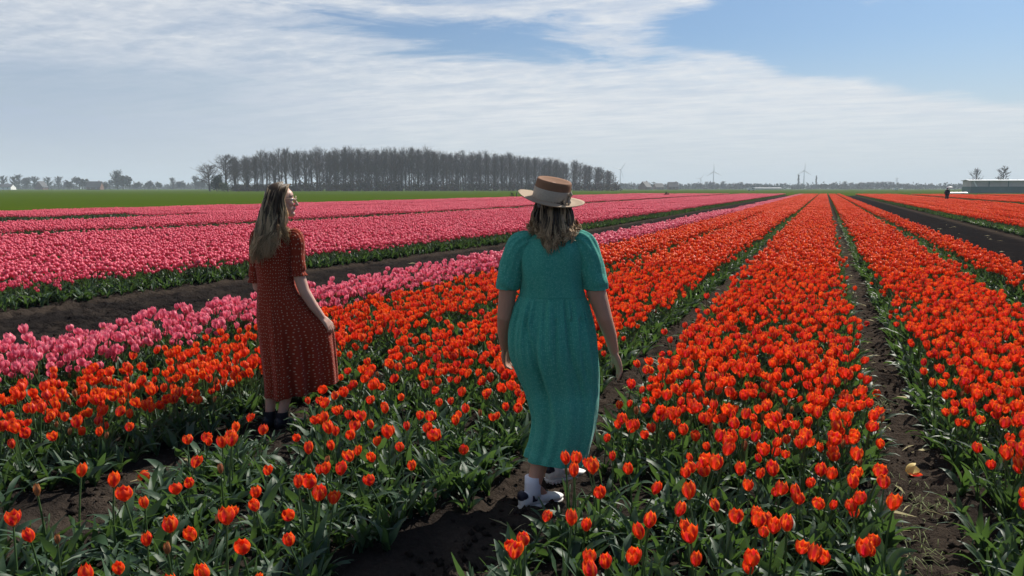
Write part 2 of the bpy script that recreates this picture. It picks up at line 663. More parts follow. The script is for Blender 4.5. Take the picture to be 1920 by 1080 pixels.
# ------------------------------------------------------------------ tulips
def petal_grid(az, R, H, half, lean, openv, rg, nu=4, nv=5, inner=False):
    """one petal: curved sheet of a cup; returns verts, faces, edge, up"""
    V, E, U = [], [], []
    wav = rg.normal(0, 1, 3)
    for j in range(nv + 1):
        v = j / nv
        r = R * (.22 + .80 * math.sin(min(1, v * 1.55) * math.pi / 2) ** .8) * (1 + openv * v * v)
        if v > .62:
            r *= 1 - (.30 - openv * .5) * ((v - .62) / .38) ** 1.5
        wv = half * (0.42 + .95 * math.sin(math.pi * min(1, .12 + .72 * v)) ** .9)
        if v > .70:
            q = (v - .70) / .30
            wv *= max(.06, (1 - q ** 1.8)) ** .75
        z = H * (v ** 1.05)
        for i in range(nu + 1):
            u = -1 + 2 * i / nu
            an = az + u * wv
            rr = r * (1 + .05 * (abs(u) ** 2) + .03 * math.sin(u * 4 + wav[0]) * v)
            zz = z * (1 - .06 * u * u * v) + H * .02 * wav[1] * v
            V.append((rr * math.cos(an), rr * math.sin(an), zz))
            E.append(min(1, abs(u) * .8 + .35 * max(0, v - .7) / .3))
            U.append(v)
    F = []
    for j in range(nv):
        for i in range(nu):
            a = j * (nu + 1) + i
            F.append((a, a + 1, a + nu + 2, a + nu + 1))
    V = np.array(V)
    V[:, 0] += lean[0] * V[:, 2]
    V[:, 1] += lean[1] * V[:, 2]
    return V, F, np.array(E), np.array(U)


def leaf_verts(az, L, W, arch, rg, n=6, twist=0.0, base=(0, 0, 0)):
    """long pointed tulip leaf that rises and bends outwards, creased along its middle"""
    ca, sa = math.cos(az), math.sin(az)
    V, F = [], []
    x = z = 0.0
    ang = R_(78 - 16 * rg.random())
    dang = arch / n
    ph = rg.random() * 6.28
    for i in range(n + 1):
        t = i / n
        w = W * (math.sin(math.pi * min(1.0, .16 + .84 * t) ** .85)) ** .8 * (1 if t < 1 else .05)
        w = max(w, .002)
        nx, nz = -math.sin(ang), math.cos(ang)
        tw = twist * t
        for k, s in enumerate((-1, 0, 1)):
            lift = (.34 * w if s else 0) + (.42 * w * math.sin(ph + t * 10) if s == 1 else (.42 * w * math.cos(ph * 1.7 + t * 8) if s == -1 else 0))
            lat = s * w * math.cos(tw)
            up = lift + s * w * math.sin(tw)
            px, pz = x + nx * up, z + nz * up
            V.append((px * ca - lat * sa + base[0], px * sa + lat * ca + base[1], pz + base[2]))
        st = L / n
        x += math.cos(ang) * st
        z += math.sin(ang) * st
        ang -= dang * (.5 + t)
    for i in range(n):
        for k in range(2):
            a = i * 3 + k
            F.append((a, a + 1, a + 4, a + 3))
    return V, F


def stem_pts(h, lean, n=5):
    t = np.linspace(0, 1, n)
    return np.stack([lean[0] * h * t ** 2, lean[1] * h * t ** 2, h * t], -1)


def make_plant_geo(rg, kind, state, nu=4, nv=5, nl=3, leaf_n=6):
    """pieces of one tulip plant: dict of (name, verts, faces, edge, up)"""
    h = rg.uniform(.25, .345) * (1.0 if state != 'bud' else .85)
    lean = rg.normal(0, .10, 2)
    fl = rg.normal(0, .07, 2) + lean * .8
    top = stem_pts(h, lean)[-1]
    if state == 'bud':
        R, H, half, openv = .013, .052, .52, -.12
    elif state == 'half':
        R, H, half, openv = .0215, .060, .56, -.12
    else:
        R, H, half, openv = rg.uniform(.0245, .030), rg.uniform(.056, .068), .60, rg.choice([-.10, -.06, -.02, .03, .10, .26])
    a0 = rg.uniform(0, 6.28)
    inner, outer = [], []
    for k in range(3):
        V, F, E, U = petal_grid(a0 + k * 2.094, R * .90, H * rg.uniform(.95, 1.03), half, fl, openv * .7, rg, nu, nv)
        inner.append((V + top, F, E, U))
    for k in range(3):
        V, F, E, U = petal_grid(a0 + 1.047 + k * 2.094 + rg.normal(0, .08), R, H * rg.uniform(.93, 1.03), half, fl, openv + rg.uniform(-.03, .09), rg, nu, nv)
        outer.append((V + top - np.array([0, 0, .002]), F, E, U))
    leaves = []
    l0 = rg.uniform(0, 6.28)
    for k in range(nl):
        L = rg.uniform(.20, .31) * (1 - .12 * k)
        leaves.append(leaf_verts(l0 + k * 2.2 + rg.normal(0, .3), L, rg.uniform(.010, .023), R_(rg.uniform(15, 110)), rg, leaf_n, rg.normal(0, .9), (0, 0, .0 + .02 * k)))
    return dict(stem=stem_pts(h, lean), inner=inner, outer=outer, leaves=leaves, state=state, kind=kind)


def plant_mesh(name, pg, kind):
    mb = MB()
    pm = M['petal_' + ('bud' if pg['state'] == 'bud' else kind)]
    for V, F, E, U in pg['inner'] + pg['outer']:
        mb.add(V, F, mat=0, edge=E, up=U)
    mb.tube(pg['stem'], np.linspace(.0048, .0036, len(pg['stem'])), 5, False, mat=1)
    for V, F in pg['leaves']:
        mb.add(V, F, mat=2)
    return mb.mesh(name, [pm, M['stem'], M['leaf']])


proto_sets = {}


def proto_collection(name, meshes):
    c = bpy.data.collections.new(name)
    for i, me in enumerate(meshes):
        o = bpy.data.objects.new('%s_%02d' % (name, i), me)
        c.objects.link(o)
    return c


def scatter(name, pts, rot, scale, idx, coll):
    """one object that instances a set of plants on its points"""
    me = bpy.data.meshes.new(name)
    n = len(pts)
    me.vertices.add(n)
    me.vertices.foreach_set('co', np.asarray(pts, np.float32).ravel())
    a = me.attributes.new('rot', 'FLOAT_VECTOR', 'POINT'); a.data.foreach_set('vector', np.asarray(rot, np.float32).ravel())
    a = me.attributes.new('size', 'FLOAT_VECTOR', 'POINT'); a.data.foreach_set('vector', np.asarray(scale, np.float32).ravel())
    a = me.attributes.new('pick', 'INT', 'POINT'); a.data.foreach_set('value', np.asarray(idx, np.int32))
    me.update()
    o = link(bpy.data.objects.new(name, me))
    ng = bpy.data.node_groups.new(name, 'GeometryNodeTree')
    ng.interface.new_socket('Geometry', in_out='INPUT', socket_type='NodeSocketGeometry')
    ng.interface.new_socket('Geometry', in_out='OUTPUT', socket_type='NodeSocketGeometry')
    N, L = ng.nodes, ng.links
    gi, go = N.new('NodeGroupInput'), N.new('NodeGroupOutput')
    ci = N.new('GeometryNodeCollectionInfo')
    ci.inputs['Collection'].default_value = coll
    ci.inputs['Separate Children'].default_value = True
    ci.inputs['Reset Children'].default_value = True
    ip = N.new('GeometryNodeInstanceOnPoints')
    ip.inputs['Pick Instance'].default_value = True

    def na(nm, t):
        q = N.new('GeometryNodeInputNamedAttribute'); q.data_type = t
        q.inputs['Name'].default_value = nm
        return q.outputs['Attribute']
    L.new(gi.outputs[0], ip.inputs['Points'])
    L.new(ci.outputs[0], ip.inputs['Instance'])
    L.new(na('pick', 'INT'), ip.inputs['Instance Index'])
    L.new(na('rot', 'FLOAT_VECTOR'), ip.inputs['Rotation'])
    L.new(na('size', 'FLOAT_VECTOR'), ip.inputs['Scale'])
    L.new(ip.outputs[0], go.inputs[0])
    md = o.modifiers.new('scatter', 'NODES')
    md.node_group = ng
    return o


def view_xy(P):
    """camera-space right / forward on the ground, for choosing what the photograph shows"""
    x, y = P[:, 0], P[:, 1]
    return x * CS + y * SN, -x * SN + y * CS


def in_view(P, margin=1.0, near=1.7, k=.69):
    r, f = view_xy(P)
    return (f > near) & (np.abs(r) < f * k + margin)


# where the two women stand: plants there are pushed aside
FEET = [(-1.30, 3.60, .17), (-1.20, 3.92, .17), (-1.15, 3.75, .12), (-3.44, 4.05, .17), (-3.36, 4.15, .17), (-3.25, 4.2, .12), (-3.36, 3.90, .16), (-1.31, 3.42, .17), (-1.20, 3.50, .12), (-1.05, 3.82, .12)]


def clear_of_feet(P):
    ok = np.ones(len(P), bool)
    for fx, fy, r in FEET:
        ok &= (P[:, 0] - fx) ** 2 + (P[:, 1] - fy) ** 2 > r * r
    return ok


def wedge(P):
    """trampled strips beside the women where the plants lie low"""
    m = np.zeros(len(P), bool)
    for (ax, ay, bx, by, r) in ((-3.42, 4.1, -2.86, 3.42, .19), (-1.34, 3.62, -1.24, 3.16, .20), (-1.10, 3.80, -1.06, 3.50, .10)):
        d = np.array([bx - ax, by - ay]); L = d @ d
        t = np.clip(((P[:, 0] - ax) * d[0] + (P[:, 1] - ay) * d[1]) / L, 0, 1)
        m |= np.hypot(P[:, 0] - ax - t * d[0], P[:, 1] - ay - t * d[1]) < r
    return m


def flower_prob(x, y):
    """share of plants in bloom; the beds are thinner and later close to the photographer"""
    p = np.clip((y - 2.6) / 3.6, 0, 1) * .72 + .22
    left = (x < -1.5) & (x > -3.4)
    p = np.where(left, np.clip((y - 3.0) / 3.4, 0, 1) * .78 + .20, p)
    left2 = (x <= -3.4) & (x > -5.1)
    p = np.where(left2, np.clip((y - 2.3) / 1.3, 0, 1) * .88 + .14, p)
    p = p * (.72 + .60 * vnoise(x, y, .9, 21))
    edge_r = (x > .7) & (x < 2.3)
    p = np.where(edge_r, np.clip(p * 1.2 + .12, 0, 1), p)
    return np.clip(p, 0, .97)


def bed_points(x0, x1, y0, y1, dens):
    n = int((x1 - x0) * (y1 - y0) * dens)
    return np.stack([rng.uniform(x0, x1, n), rng.uniform(y0, y1, n)], -1)


NEAR_END = 44.0
allP = {'orange': [], 'pink': [], 'rose': []}
for (a, b, col) in BEDS:
    if a < -34 or a > 24:
        continue
    d = {'orange': 132, 'pink': 150, 'rose': 128}[col]
    P = bed_points(a, b, .8, 14, d)
    P = np.concatenate([P, bed_points(a, b, 14, NEAR_END, d * .9)])
    keep_x = P[:, 0].copy()
    W = np.stack([bend(P[:, 0], P[:, 1]), P[:, 1], keep_x], -1)
    dist = np.hypot(W[:, 0], W[:, 1])
    W = W[in_view(W) & (dist < NEAR_END) & clear_of_feet(W)]
    # the soil shows in the paths close to the photographer
    bare = (np.hypot((W[:, 0] + 3.36) / .33, (W[:, 1] - 2.52) / .40) < 1) | ((np.abs(W[:, 2] + 1.45) < .27) & (W[:, 1] < 3.3))
    W = W[~bare]
    allP[col].append(W)
for c in allP:
    allP[c] = np.concatenate(allP[c])

FULL_D = 13.0
groups_done = 0


def plant_protos(kind, n_open, n_half, n_bud, nu, nv, nl, ln, seed):
    out, geos = [], []
    rg = np.random.default_rng(seed)
    for st, n in (('open', n_open), ('half', n_half), ('bud', n_bud)):
        for i in range(n):
            pg = make_plant_geo(rg, kind, st, nu, nv, nl, ln)
            geos.append(pg)
            out.append(plant_mesh('%s_tulip_plant' % kind, pg, kind))
    return out, geos


def leaf_protos(n, seed, nl=(4, 7), ln=7):
    out = []
    rg = np.random.default_rng(seed)
    for i in range(n):
        mb = MB()
        l0 = rg.uniform(0, 6.28)
        m = int(rg.integers(*nl))
        for k in range(m):
            V, F = leaf_verts(l0 + k * 6.28 / m + rg.normal(0, .4), rg.uniform(.12, .27), rg.uniform(.008, .022), R_(rg.uniform(20, 130)), rg, ln, rg.normal(0, .7))
            mb.add(V, F, tint=rg.random() * .3)
        out.append(mb.mesh('tulip_leaves', M['leaf']))
    return out


def cheap_flower(mb, c, h, R, H, rg, tint, sides=6, leaves=True):
    """small cup with a jagged rim for tulips some way off"""
    a0 = rg.uniform(0, 6.28)
    rings = []
    lx, ly = rg.normal(0, .12, 2)
    for (v, rr) in ((0, .35), (.35, 1.0), (.7, .98), (1.0, .70)):
        ring = []
        for k in range(sides):
            an = a0 + k * 2 * math.pi / sides
            zz = H * v * (1 if v < 1 else (1.06 if k % 2 else .80))
            r2 = R * rr * (1 if v < .9 else (1.0 if k % 2 else .75))
            ring.append((c[0] + r2 * math.cos(an) + lx * zz, c[1] + r2 * math.sin(an) + ly * zz, c[2] + h + zz))
        rings.append(ring)
    up = np.repeat([0.05, .4, .7, 1.0], sides)
    ed = np.tile([0.15 if k % 2 else .7 for k in range(sides)], 4) + up * .2
    mb.loft(rings, cap=False, mat=0, edge=np.clip(ed, 0, 1), up=up, tint=tint)
    mb.add([rings[2][k] for k in range(sides)], [tuple(range(sides))], mat=0, edge=.6, up=.8, tint=tint)


def mid_protos(kind, n, seed):
    out = []
    rg = np.random.default_rng(seed)
    for i in range(n):
        mb = MB()
        h = rg.uniform(.26, .345)
        cheap_flower(mb, (0, 0, 0), h, rg.uniform(.027, .033), rg.uniform(.055, .066), rg, 0.0)
        mb.tube([(0, 0, 0), (0, 0, h)], [.005, .004], 3, False, mat=1)
        for k in range(3):
            V, F = leaf_verts(rg.uniform(0, 6.28), rg.uniform(.18, .29), rg.uniform(.016, .026), R_(rg.uniform(15, 80)), rg, 3, rg.normal(0, .5))
            mb.add(V, F, mat=2)
        out.append(mb.mesh(kind + '_tulip_mid', [M['petal_' + kind], M['stem'], M['leaf']]))
    return out


TILE_X, TILE_Y = .9, 2.0


def tile_protos(kind, n, seed, dens=120):
    out = []
    rg = np.random.default_rng(seed)
    for i in range(n):
        mb = MB()
        m = int(TILE_X * TILE_Y * dens)
        for k in range(m):
            c = (rg.uniform(-TILE_X / 2, TILE_X / 2), rg.uniform(-TILE_Y / 2, TILE_Y / 2), 0)
            cheap_flower(mb, c, rg.uniform(.25, .345), rg.uniform(.027, .035), rg.uniform(.055, .068), rg, rg.random(), 5)
            if k % 2 == 0:
                V, F = leaf_verts(rg.uniform(0, 6.28), rg.uniform(.18, .28), .024, R_(rg.uniform(15, 70)), rg, 2, rg.normal(0, .5), c)
                mb.add(V, F, mat=1, tint=rg.random())
        # leafy floor of the bed so soil does not show through
        for k in range(int(TILE_X * TILE_Y * 30)):
            c = (rg.uniform(-TILE_X / 2, TILE_X / 2), rg.uniform(-TILE_Y / 2, TILE_Y / 2), 0)
            V, F = leaf_verts(rg.uniform(0, 6.28), rg.uniform(.2, .28), .03, R_(rg.uniform(40, 100)), rg, 2, 0, c)
            mb.add(V, F, mat=1, tint=rg.random())
        out.append(mb.mesh(kind + '_tulip_tile', [M['petal_' + kind], M['leaf']]))
    return out


def rotz(n, tilt=.08):
    return np.stack([rng.normal(0, tilt, n), rng.normal(0, tilt, n), rng.uniform(0, 6.283, n)], -1)


individual = []                       # nearest flowers of the orange beds, built as things below
N_IND = 300
NOPEN, NHALF, NBUD = 12, 4, 3
geo_orange = None
for kind in ('orange', 'pink', 'rose'):
    W = allP[kind]
    dist = np.hypot(W[:, 0], W[:, 1])
    fp = flower_prob(W[:, 2], W[:, 1]) if kind == 'orange' else np.full(len(W), .93) * (.75 + .4 * vnoise(W[:, 0], W[:, 1], .8, 22))
    # plants on the margin of a bed are leafy and bloom less
    mg = np.full(len(W), 9.0)
    for a, b, c_ in BEDS:
        inside = (W[:, 2] >= a) & (W[:, 2] <= b)
        mg = np.where(inside, np.minimum(W[:, 2] - a, b - W[:, 2]), mg)
    fp = fp * (np.clip(-.05 + mg / .17, 0, 1) if kind == 'orange' else np.clip((.35 if kind == 'pink' else .18) + mg / .11, 0, 1))
    bloom = rng.random(len(W)) < fp
    Z = ground_z(W[:, 2], W[:, 1], False)
    pos = np.stack([W[:, 0], W[:, 1], Z - .005], -1)
    n = len(W)
    full_m, full_geo = plant_protos(kind, NOPEN, NHALF, NBUD, 4, 5, 4, 7, 11 if kind == 'orange' else 12)
    leaf_m = leaf_protos(14, 31)
    mid_m = mid_protos(kind, 8, 41)
    tile_m = tile_protos(kind, 5, 51)
    coll = proto_collection(kind + '_tulip_kinds', full_m + leaf_m + mid_m + tile_m)
    NF, NL, NM, NTL = len(full_m), len(leaf_m), len(mid_m), len(tile_m)
    idx = np.zeros(n, int)
    u = rng.random(n)
    late = np.clip((4.6 - W[:, 1]) / 3.0, 0, 1) * (kind == 'orange')
    st = np.where(u < .84 - .35 * late, rng.integers(0, NOPEN, n), np.where(u < .95 - .12 * late, NOPEN + rng.integers(0, NHALF, n), NOPEN + NHALF + rng.integers(0, NBUD, n)))
    near = dist < FULL_D
    idx = np.where(near, np.where(bloom, st, NF + rng.integers(0, NL, n)),
                   np.where(bloom, NF + NL + rng.integers(0, NM, n), NF + rng.integers(0, NL, n)))
    rot = rotz(n, .12)
    sc = np.repeat(rng.uniform(.78, 1.14, n)[:, None], 3, 1)
    wd = wedge(W[:, :2])
    sc = sc * np.where(wd, .5, 1.0)[:, None]
    bloom &= ~wd
    if kind == 'pink':
        sc = sc * 1.12
    use = np.ones(n, bool)
    if kind == 'orange':
        geo_orange = full_geo
        r, f = view_xy(W)
        seen = bloom & (np.abs(r) < f * .675 + .02) & (f > 2.25)
        order = np.argsort(np.where(seen, dist, 1e9))[:N_IND]
        for q in order:
            individual.append((pos[q], rot[q], sc[q][0], int(st[q]), W[q, 2]))
        use[order] = False
    leafy = use & ~bloom & (dist < 9)
    if kind == 'orange':
        lf_coll = proto_collection('tulip_leaf_kinds', leaf_m)
        o = scatter('tulip_leaves', pos[leafy], rot[leafy] + np.array([0, 0, 0]), sc[leafy], idx[leafy] - NF, lf_coll)
        tag(o, 'green tulip leaves without flowers filling the beds in the foreground', 'leaves', kind='stuff')
        use &= ~leafy
    # tiles further off
    tp, tr = [], []
    for (a, b, c_) in BEDS:
        if c_ != kind:
            continue
        nx = max(1, int(round((b - a) / TILE_X)))
        yy = np.arange(4, FIELD_END, TILE_Y)
        for k in range(nx):
            xc = a + (b - a) * (k + .5) / nx
            T = np.stack([bend(np.full(len(yy), xc), yy), yy], -1)
            dd = np.hypot(T[:, 0], T[:, 1])
            T = T[(dd > NEAR_END - .8) & in_view(T, 3)]
            for t in T:
                tp.append((t[0], t[1], .03)); tr.append(((b - a) / nx / TILE_X))
    tp = np.array(tp)
    nt = len(tp)
    tidx = NF + NL + NM + rng.integers(0, NTL, nt)
    trot = np.zeros((nt, 3)); trot[:, 2] = np.where(rng.random(nt) < .5, 0, math.pi)
    tsc = np.stack([np.array(tr) * .97, np.ones(nt), rng.uniform(.9, 1.08, nt)], -1)
    o = scatter({'orange': 'orange_tulips', 'pink': 'pale_pink_tulips', 'rose': 'pink_tulips'}[kind], np.concatenate([pos[use], tp]), np.concatenate([rot[use], trot]),
                np.concatenate([sc[use], tsc]), np.concatenate([idx[use], tidx]), coll)
    tag(o, {'orange': 'orange-red tulips in long rows running to the far end of the field',
            'pink': 'pale pink tulips in one strip along the left edge of the orange rows',
            'rose': 'deep pink tulips in broad rows across the left of the field'}[kind], 'tulips', kind='stuff')
    print(kind, 'plants', int(use.sum()), 'tiles', nt)

# the nearest tulips, each a thing with stem, leaves, flower and petals
ind_mesh = {}


def tulip_parts(si):
    if si in ind_mesh:
        return ind_mesh[si]
    pg = geo_orange[si]
    pm = M['petal_bud' if pg['state'] == 'bud' else 'petal_orange']
    d = {}
    mb = MB(); mb.tube(pg['stem'], np.linspace(.0048, .0036, len(pg['stem'])), 6, False)
    d['stem'] = mb.mesh('stem', M['stem'])
    mb = MB()
    for V, F, E, U in pg['inner']:
        mb.add(V, F, edge=E, up=U)
    d['flower'] = mb.mesh('flower', pm)
    d['petal'] = []
    for V, F, E, U in pg['outer']:
        mb = MB(); mb.add(V, F, edge=E, up=U); d['petal'].append(mb.mesh('petal', pm))
    d['leaf'] = []
    for V, F in pg['leaves']:
        mb = MB(); mb.add(V, F); d['leaf'].append(mb.mesh('leaf', M['leaf']))
    ind_mesh[si] = d
    return d


def bed_phrase(xb):
    for lo, hi, ph in ((-5.04, -3.56, 'bed behind the red dress'), (-3.24, -1.60, 'bed between the women'),
                       (-1.20, .36, 'bed left of bare path'), (.72, 2.16, 'bed right of bare path')):
        if lo - .1 <= xb <= hi + .1:
            u = (xb - lo) / (hi - lo)
            return ('left edge', 'left middle', 'right middle', 'right edge')[min(3, max(0, int(u * 4)))], ph
    return 'left edge', 'bed at the right margin'


ZONES = ((3.05, 'at the bottom edge'), (3.4, 'in the front rows'), (3.75, 'nearer than the sneakers'), (4.1, 'level with the sneakers'),
         (4.45, 'just past the sneakers'), (99, 'well past the sneakers'))
for pos_, rot_, sc_, si, xb in individual:
    pg = geo_orange[si]
    stt = pg['state']
    hh = pg['stem'][-1][2] * sc_
    word = {'open': 'orange-red tulip', 'half': 'half-closed tulip', 'bud': 'tulip bud'}[stt]
    word = ('tall ' if hh > .325 else ('short ' if hh < .275 else 'mid-height ')) + word
    sd_, ph = bed_phrase(xb)
    dist = math.hypot(pos_[0], pos_[1])
    zone = [z_ for d_, z_ in ZONES if dist < d_][0]
    lab_ = '%s, %s of %s, %s' % (word, sd_, ph, zone)
    gp_ = lab_
    t = empty('tulip', tuple(pos_))
    t.rotation_euler = tuple(rot_)
    t.scale = (sc_,) * 3
    tag(t, lab_, 'tulip', gp_)
    d = tulip_parts(si)
    link(bpy.data.objects.new('stem', d['stem']), t)
    for me in d['leaf']:
        link(bpy.data.objects.new('leaf', me), t)
    fl = link(bpy.data.objects.new('flower', d['flower']), t)
    for me in d['petal']:
        link(bpy.data.objects.new('petal', me), fl)


# ------------------------------------------------------------------ trees
def at_view(px, dist):
    """ground point at a bearing (tangent right of the view axis) and a distance along it"""
    return np.array([CS * px * dist - SN * dist, SN * px * dist + CS * dist])


def grow_tree(rg, H, crown0, spread, up, n1, n2, n3, r0, thick=1.0):
    """bare tree: returns trunk and branch builders"""
    tr, br = MB(), MB()
    k = 9
    t = np.linspace(0, 1, k)
    wob = np.cumsum(rg.normal(0, .012 * H, (k, 2)), 0) * .5
    wob[0] = 0
    P = np.stack([wob[:, 0], wob[:, 1], t * H * .93], -1)
    tr.tube(P, r0 * (1 - t) ** .8 + .04, 6, False)

    def pt(s):
        return np.array([np.interp(s, t, P[:, q]) for q in range(3)])

    def limb(p, d, L, r, sides=3, n=4, lift=.25):
        pts = [p]
        d = d / np.linalg.norm(d)
        for i in range(n):
            d = d + rg.normal(0, .13, 3) + np.array([0, 0, lift / n])
            d /= np.linalg.norm(d)
            pts.append(pts[-1] + d * L / n)
        br.tube(pts, np.linspace(r, r * .35, n + 1), sides, False)
        return np.array(pts), d
    for i in range(n1):
        s = crown0 + (1 - crown0) * ((i + rg.random()) / n1) ** .9
        az = i * 2.4 + rg.normal(0, .4)
        top = (s - crown0) / (1 - crown0)
        L = H * spread * (math.sin(math.pi * min(1, .22 + .75 * top)) ** .7) * rg.uniform(.75, 1.15)
        a = R_(up + 14 * top + rg.normal(0, 8))
        d = np.array([math.cos(az) * math.cos(a), math.sin(az) * math.cos(a), math.sin(a)])
        pts, dd = limb(pt(s), d, L, (.05 + .012 * L) * thick, 4)
        for j in range(n2):
            q = rg.uniform(.25, 1.0)
            b = np.array([np.interp(q * 4, range(5), pts[:, c]) for c in range(3)])
            d2 = d + rg.normal(0, .65, 3) + np.array([0, 0, .25])
            p2, _ = limb(b, d2, L * rg.uniform(.28, .5), .038 * thick, 3, 2)
            for m in range(n3):
                b3 = p2[int(rg.integers(0, 3))]
                d3 = d2 + rg.normal(0, .8, 3) + np.array([0, 0, .2])
                limb(b3, d3, L * rg.uniform(.14, .3), .026 * thick, 3, 1)
    return tr, br


def tree_kind(seed, *a, **k):
    tr, br = grow_tree(np.random.default_rng(seed), *a, **k)
    return tr.mesh('trunk', M['bark']), br.mesh('crown', M['twig'])


def put_tree(name, meshes, xy, rz, sc, label, cat='tree', group=None, z=0.0):
    t = empty(name, (xy[0], xy[1], z), rz)
    t.scale = sc if isinstance(sc, tuple) else (sc,) * 3
    tag(t, label, cat, group)
    link(bpy.data.objects.new('trunk', meshes[0]), t)
    link(bpy.data.objects.new('crown', meshes[1]), t)
    return t


def px(u):
    return (u - 960.0) / 1440.0


# grove of tall bare trees: left end near, right end further off
grove_kinds = [tree_kind(100 + i, 25.0, (.16, .22, .28, .34, .20, .30, .25, .38)[i], (.24, .29, .27, .22, .31, .26, .28, .24)[i], (40, 34, 44, 48, 36, 42, 30, 50)[i], 34, 7, 4, .40, 1.1) for i in range(8)]
low_kinds = [tree_kind(160 + i, 25.0, .05, .25, 40, 44, 7, 4, .36, 1.2) for i in range(3)]
gd = np.random.default_rng(5)
prof_u = [380, 420, 455, 500, 560, 640, 750, 820, 900, 950, 1000, 1040, 1062, 1080, 1110, 1135, 1152]
prof_y = [318, 300, 292, 284, 279, 279, 279, 281, 285, 288, 295, 299, 304, 302, 308, 316, 326]


def grove_label(u, depth):
    sec = [t for lim, t in ((520, 'left of the head of the woman in red'), (600, 'behind the head of the woman in red'), (700, 'in the left half'), (800, 'left of the middle'),
                            (900, 'right of the middle'), (985, 'just left of the straw hat'), (1095, 'behind the straw hat'), (9999, 'near its right end')) if u < lim][0]
    return 'tall bare tree, %s of grove, %s' % ({0: 'front row', 8: 'second row', 17: 'third row'}.get(depth, 'back rows'), sec)


row = 0
for depth in (0, 8, 17, 28, 40, 54):
    u = 448.0 + gd.uniform(-6, 2)
    while u < 1146:
        frac = (u - 380) / 770
        D = 430 + 120 * frac + depth + gd.uniform(-3, 3)
        Ht = (353 - np.interp(u, prof_u, prof_y)) / 1440 * (D - depth * .55) + 1.65
        gap = 1.5 if depth < 1 else 1.0
        if not (1058 < u < 1066 and depth < 20):
            put_tree('bare_tree', low_kinds[int(gd.integers(0, 3))] if depth >= 17 and gd.random() < .75 and u > 600 else grove_kinds[int(gd.integers(0, 8))], at_view(px(u), D), gd.uniform(0, 6.28),
                     (.92, .92, Ht / 25 * gd.uniform(.88, 1.05)), grove_label(u, depth), 'tree', 'bare trees of the grove')
        u += gd.uniform(12, 19) * (.95 if 600 < u < 1050 else 1.35)
for u, D, h in ((482, 424, 22.5), (508, 440, 21)):
    pass
put_tree('bare_tree', tree_kind(140, 21, .14, .32, 35, 46, 8, 5, .45, 1.3), at_view(px(432), 425), 1.0, (1.3, 1.3, .95), 'broad bare tree with low spreading branches at the left end of the grove')
put_tree('bare_tree', tree_kind(141, 15, .12, .40, 30, 42, 8, 5, .35, 1.3), at_view(px(398), 436), 2.0, (1.35, 1.35, .95), 'smaller rounded bare tree, outermost at the left end of the grove')
put_tree('bare_tree', tree_kind(142, 17, .2, .26, 40, 24, 6, 4, .3), at_view(px(463), 436), .4, (1, 1, 1), 'slight bare tree between the broad tree and the tall grove')
put_tree('bare_tree', tree_kind(143, 12, .15, .30, 40, 24, 6, 4, .25), at_view(px(1150), 556), .4, (1, 1, .95), 'low bare tree, outermost at the right end of the grove')


def leaf_blob(mb, rg, c, r, n, size, flat=1.0):
    """leaf-sized faces spread through an uneven volume"""
    d = rg.normal(0, 1, (n, 3))
    d /= np.linalg.norm(d, axis=1)[:, None]
    lump = 1 + .22 * np.sin(d[:, 0] * 5 + rg.random() * 6) * np.cos(d[:, 2] * 4 + rg.random() * 6)
    p = d * (rg.random(n) ** .45 * lump)[:, None] * np.asarray(r) + np.asarray(c)
    for q in p:
        a, b = rg.normal(0, 1, 3), rg.normal(0, 1, 3)
        a = a / np.linalg.norm(a) * size * rg.uniform(.6, 1.3)
        b = b / np.linalg.norm(b) * size * rg.uniform(.6, 1.3)
        mb.add([q - a, q + b, q + a * .8, q - b * .9], [(0, 1, 2, 3)])


rgv = np.random.default_rng(77)
ev = empty('evergreen_tree', (*at_view(px(411), 420), 0))
tag(ev, 'dark green leafy tree at the foot of the left end of the grove', 'tree')
mb = MB(); mb.tube([(0, 0, 0), (.1, 0, 3), (0, 0, 6)], [.25, .18, .06], 6); mb.build('trunk', M['bark'], ev)
mb = MB()
leaf_blob(mb, rgv, (0, 0, 4.6), (3.4, 3.4, 4.0), 900, .45)
leaf_blob(mb, rgv, (1.6, 0, 6.5), (2.0, 2.0, 2.6), 300, .4)
mb.build('crown', M['evergreen'], ev)
bu = empty('evergreen_bush', (*at_view(px(424), 416), 0))
tag(bu, 'olive green bush beside the dark evergreen tree at the edge of the grove', 'bush')
mb = MB(); mb.tube([(0, 0, 0), (.1, 0, 2)], [.15, .05], 5); mb.build('stem', M['bark'], bu)
mb = MB(); leaf_blob(mb, rgv, (0, 0, 2.6), (3.2, 2.6, 2.6), 500, .4); mb.build('foliage', simple('olive_leaf', (.07, .085, .03), .8, .2, .4, .5), bu)

# scrub along the foot of the grove and hedges on the horizon
mb = MB()
for k in range(420):
    u = rgv.uniform(440, 1160)
    D = 428 + 120 * (u - 380) / 770 + rgv.uniform(-4, 26)
    c = at_view(px(u), D)
    hh = rgv.uniform(1.8, 4.2) * (1.0 if u > 560 else .7)
    leaf_blob(mb, rgv, (c[0], c[1], hh * .8), (3.0, 3.0, hh), 34, .6)
tag(mb.build('undergrowth', M['scrub'], smooth=False), 'brown scrub and brambles along the foot of the bare grove', 'undergrowth', kind='stuff')
mb = MB()
for k in range(1300):
    u = rgv.uniform(-60, 2000)
    D = rgv.uniform(1150, 1700)
    c = at_view(px(u), D)
    hh = rgv.uniform(3.0, 7.0)
    leaf_blob(mb, rgv, (c[0], c[1], hh * .7), (10, 10, hh), 30, 1.6)
tag(mb.build('hedgerow', M['far_leaf'], smooth=False), 'low hazy hedges and thickets along the horizon', 'hedge', kind='stuff')


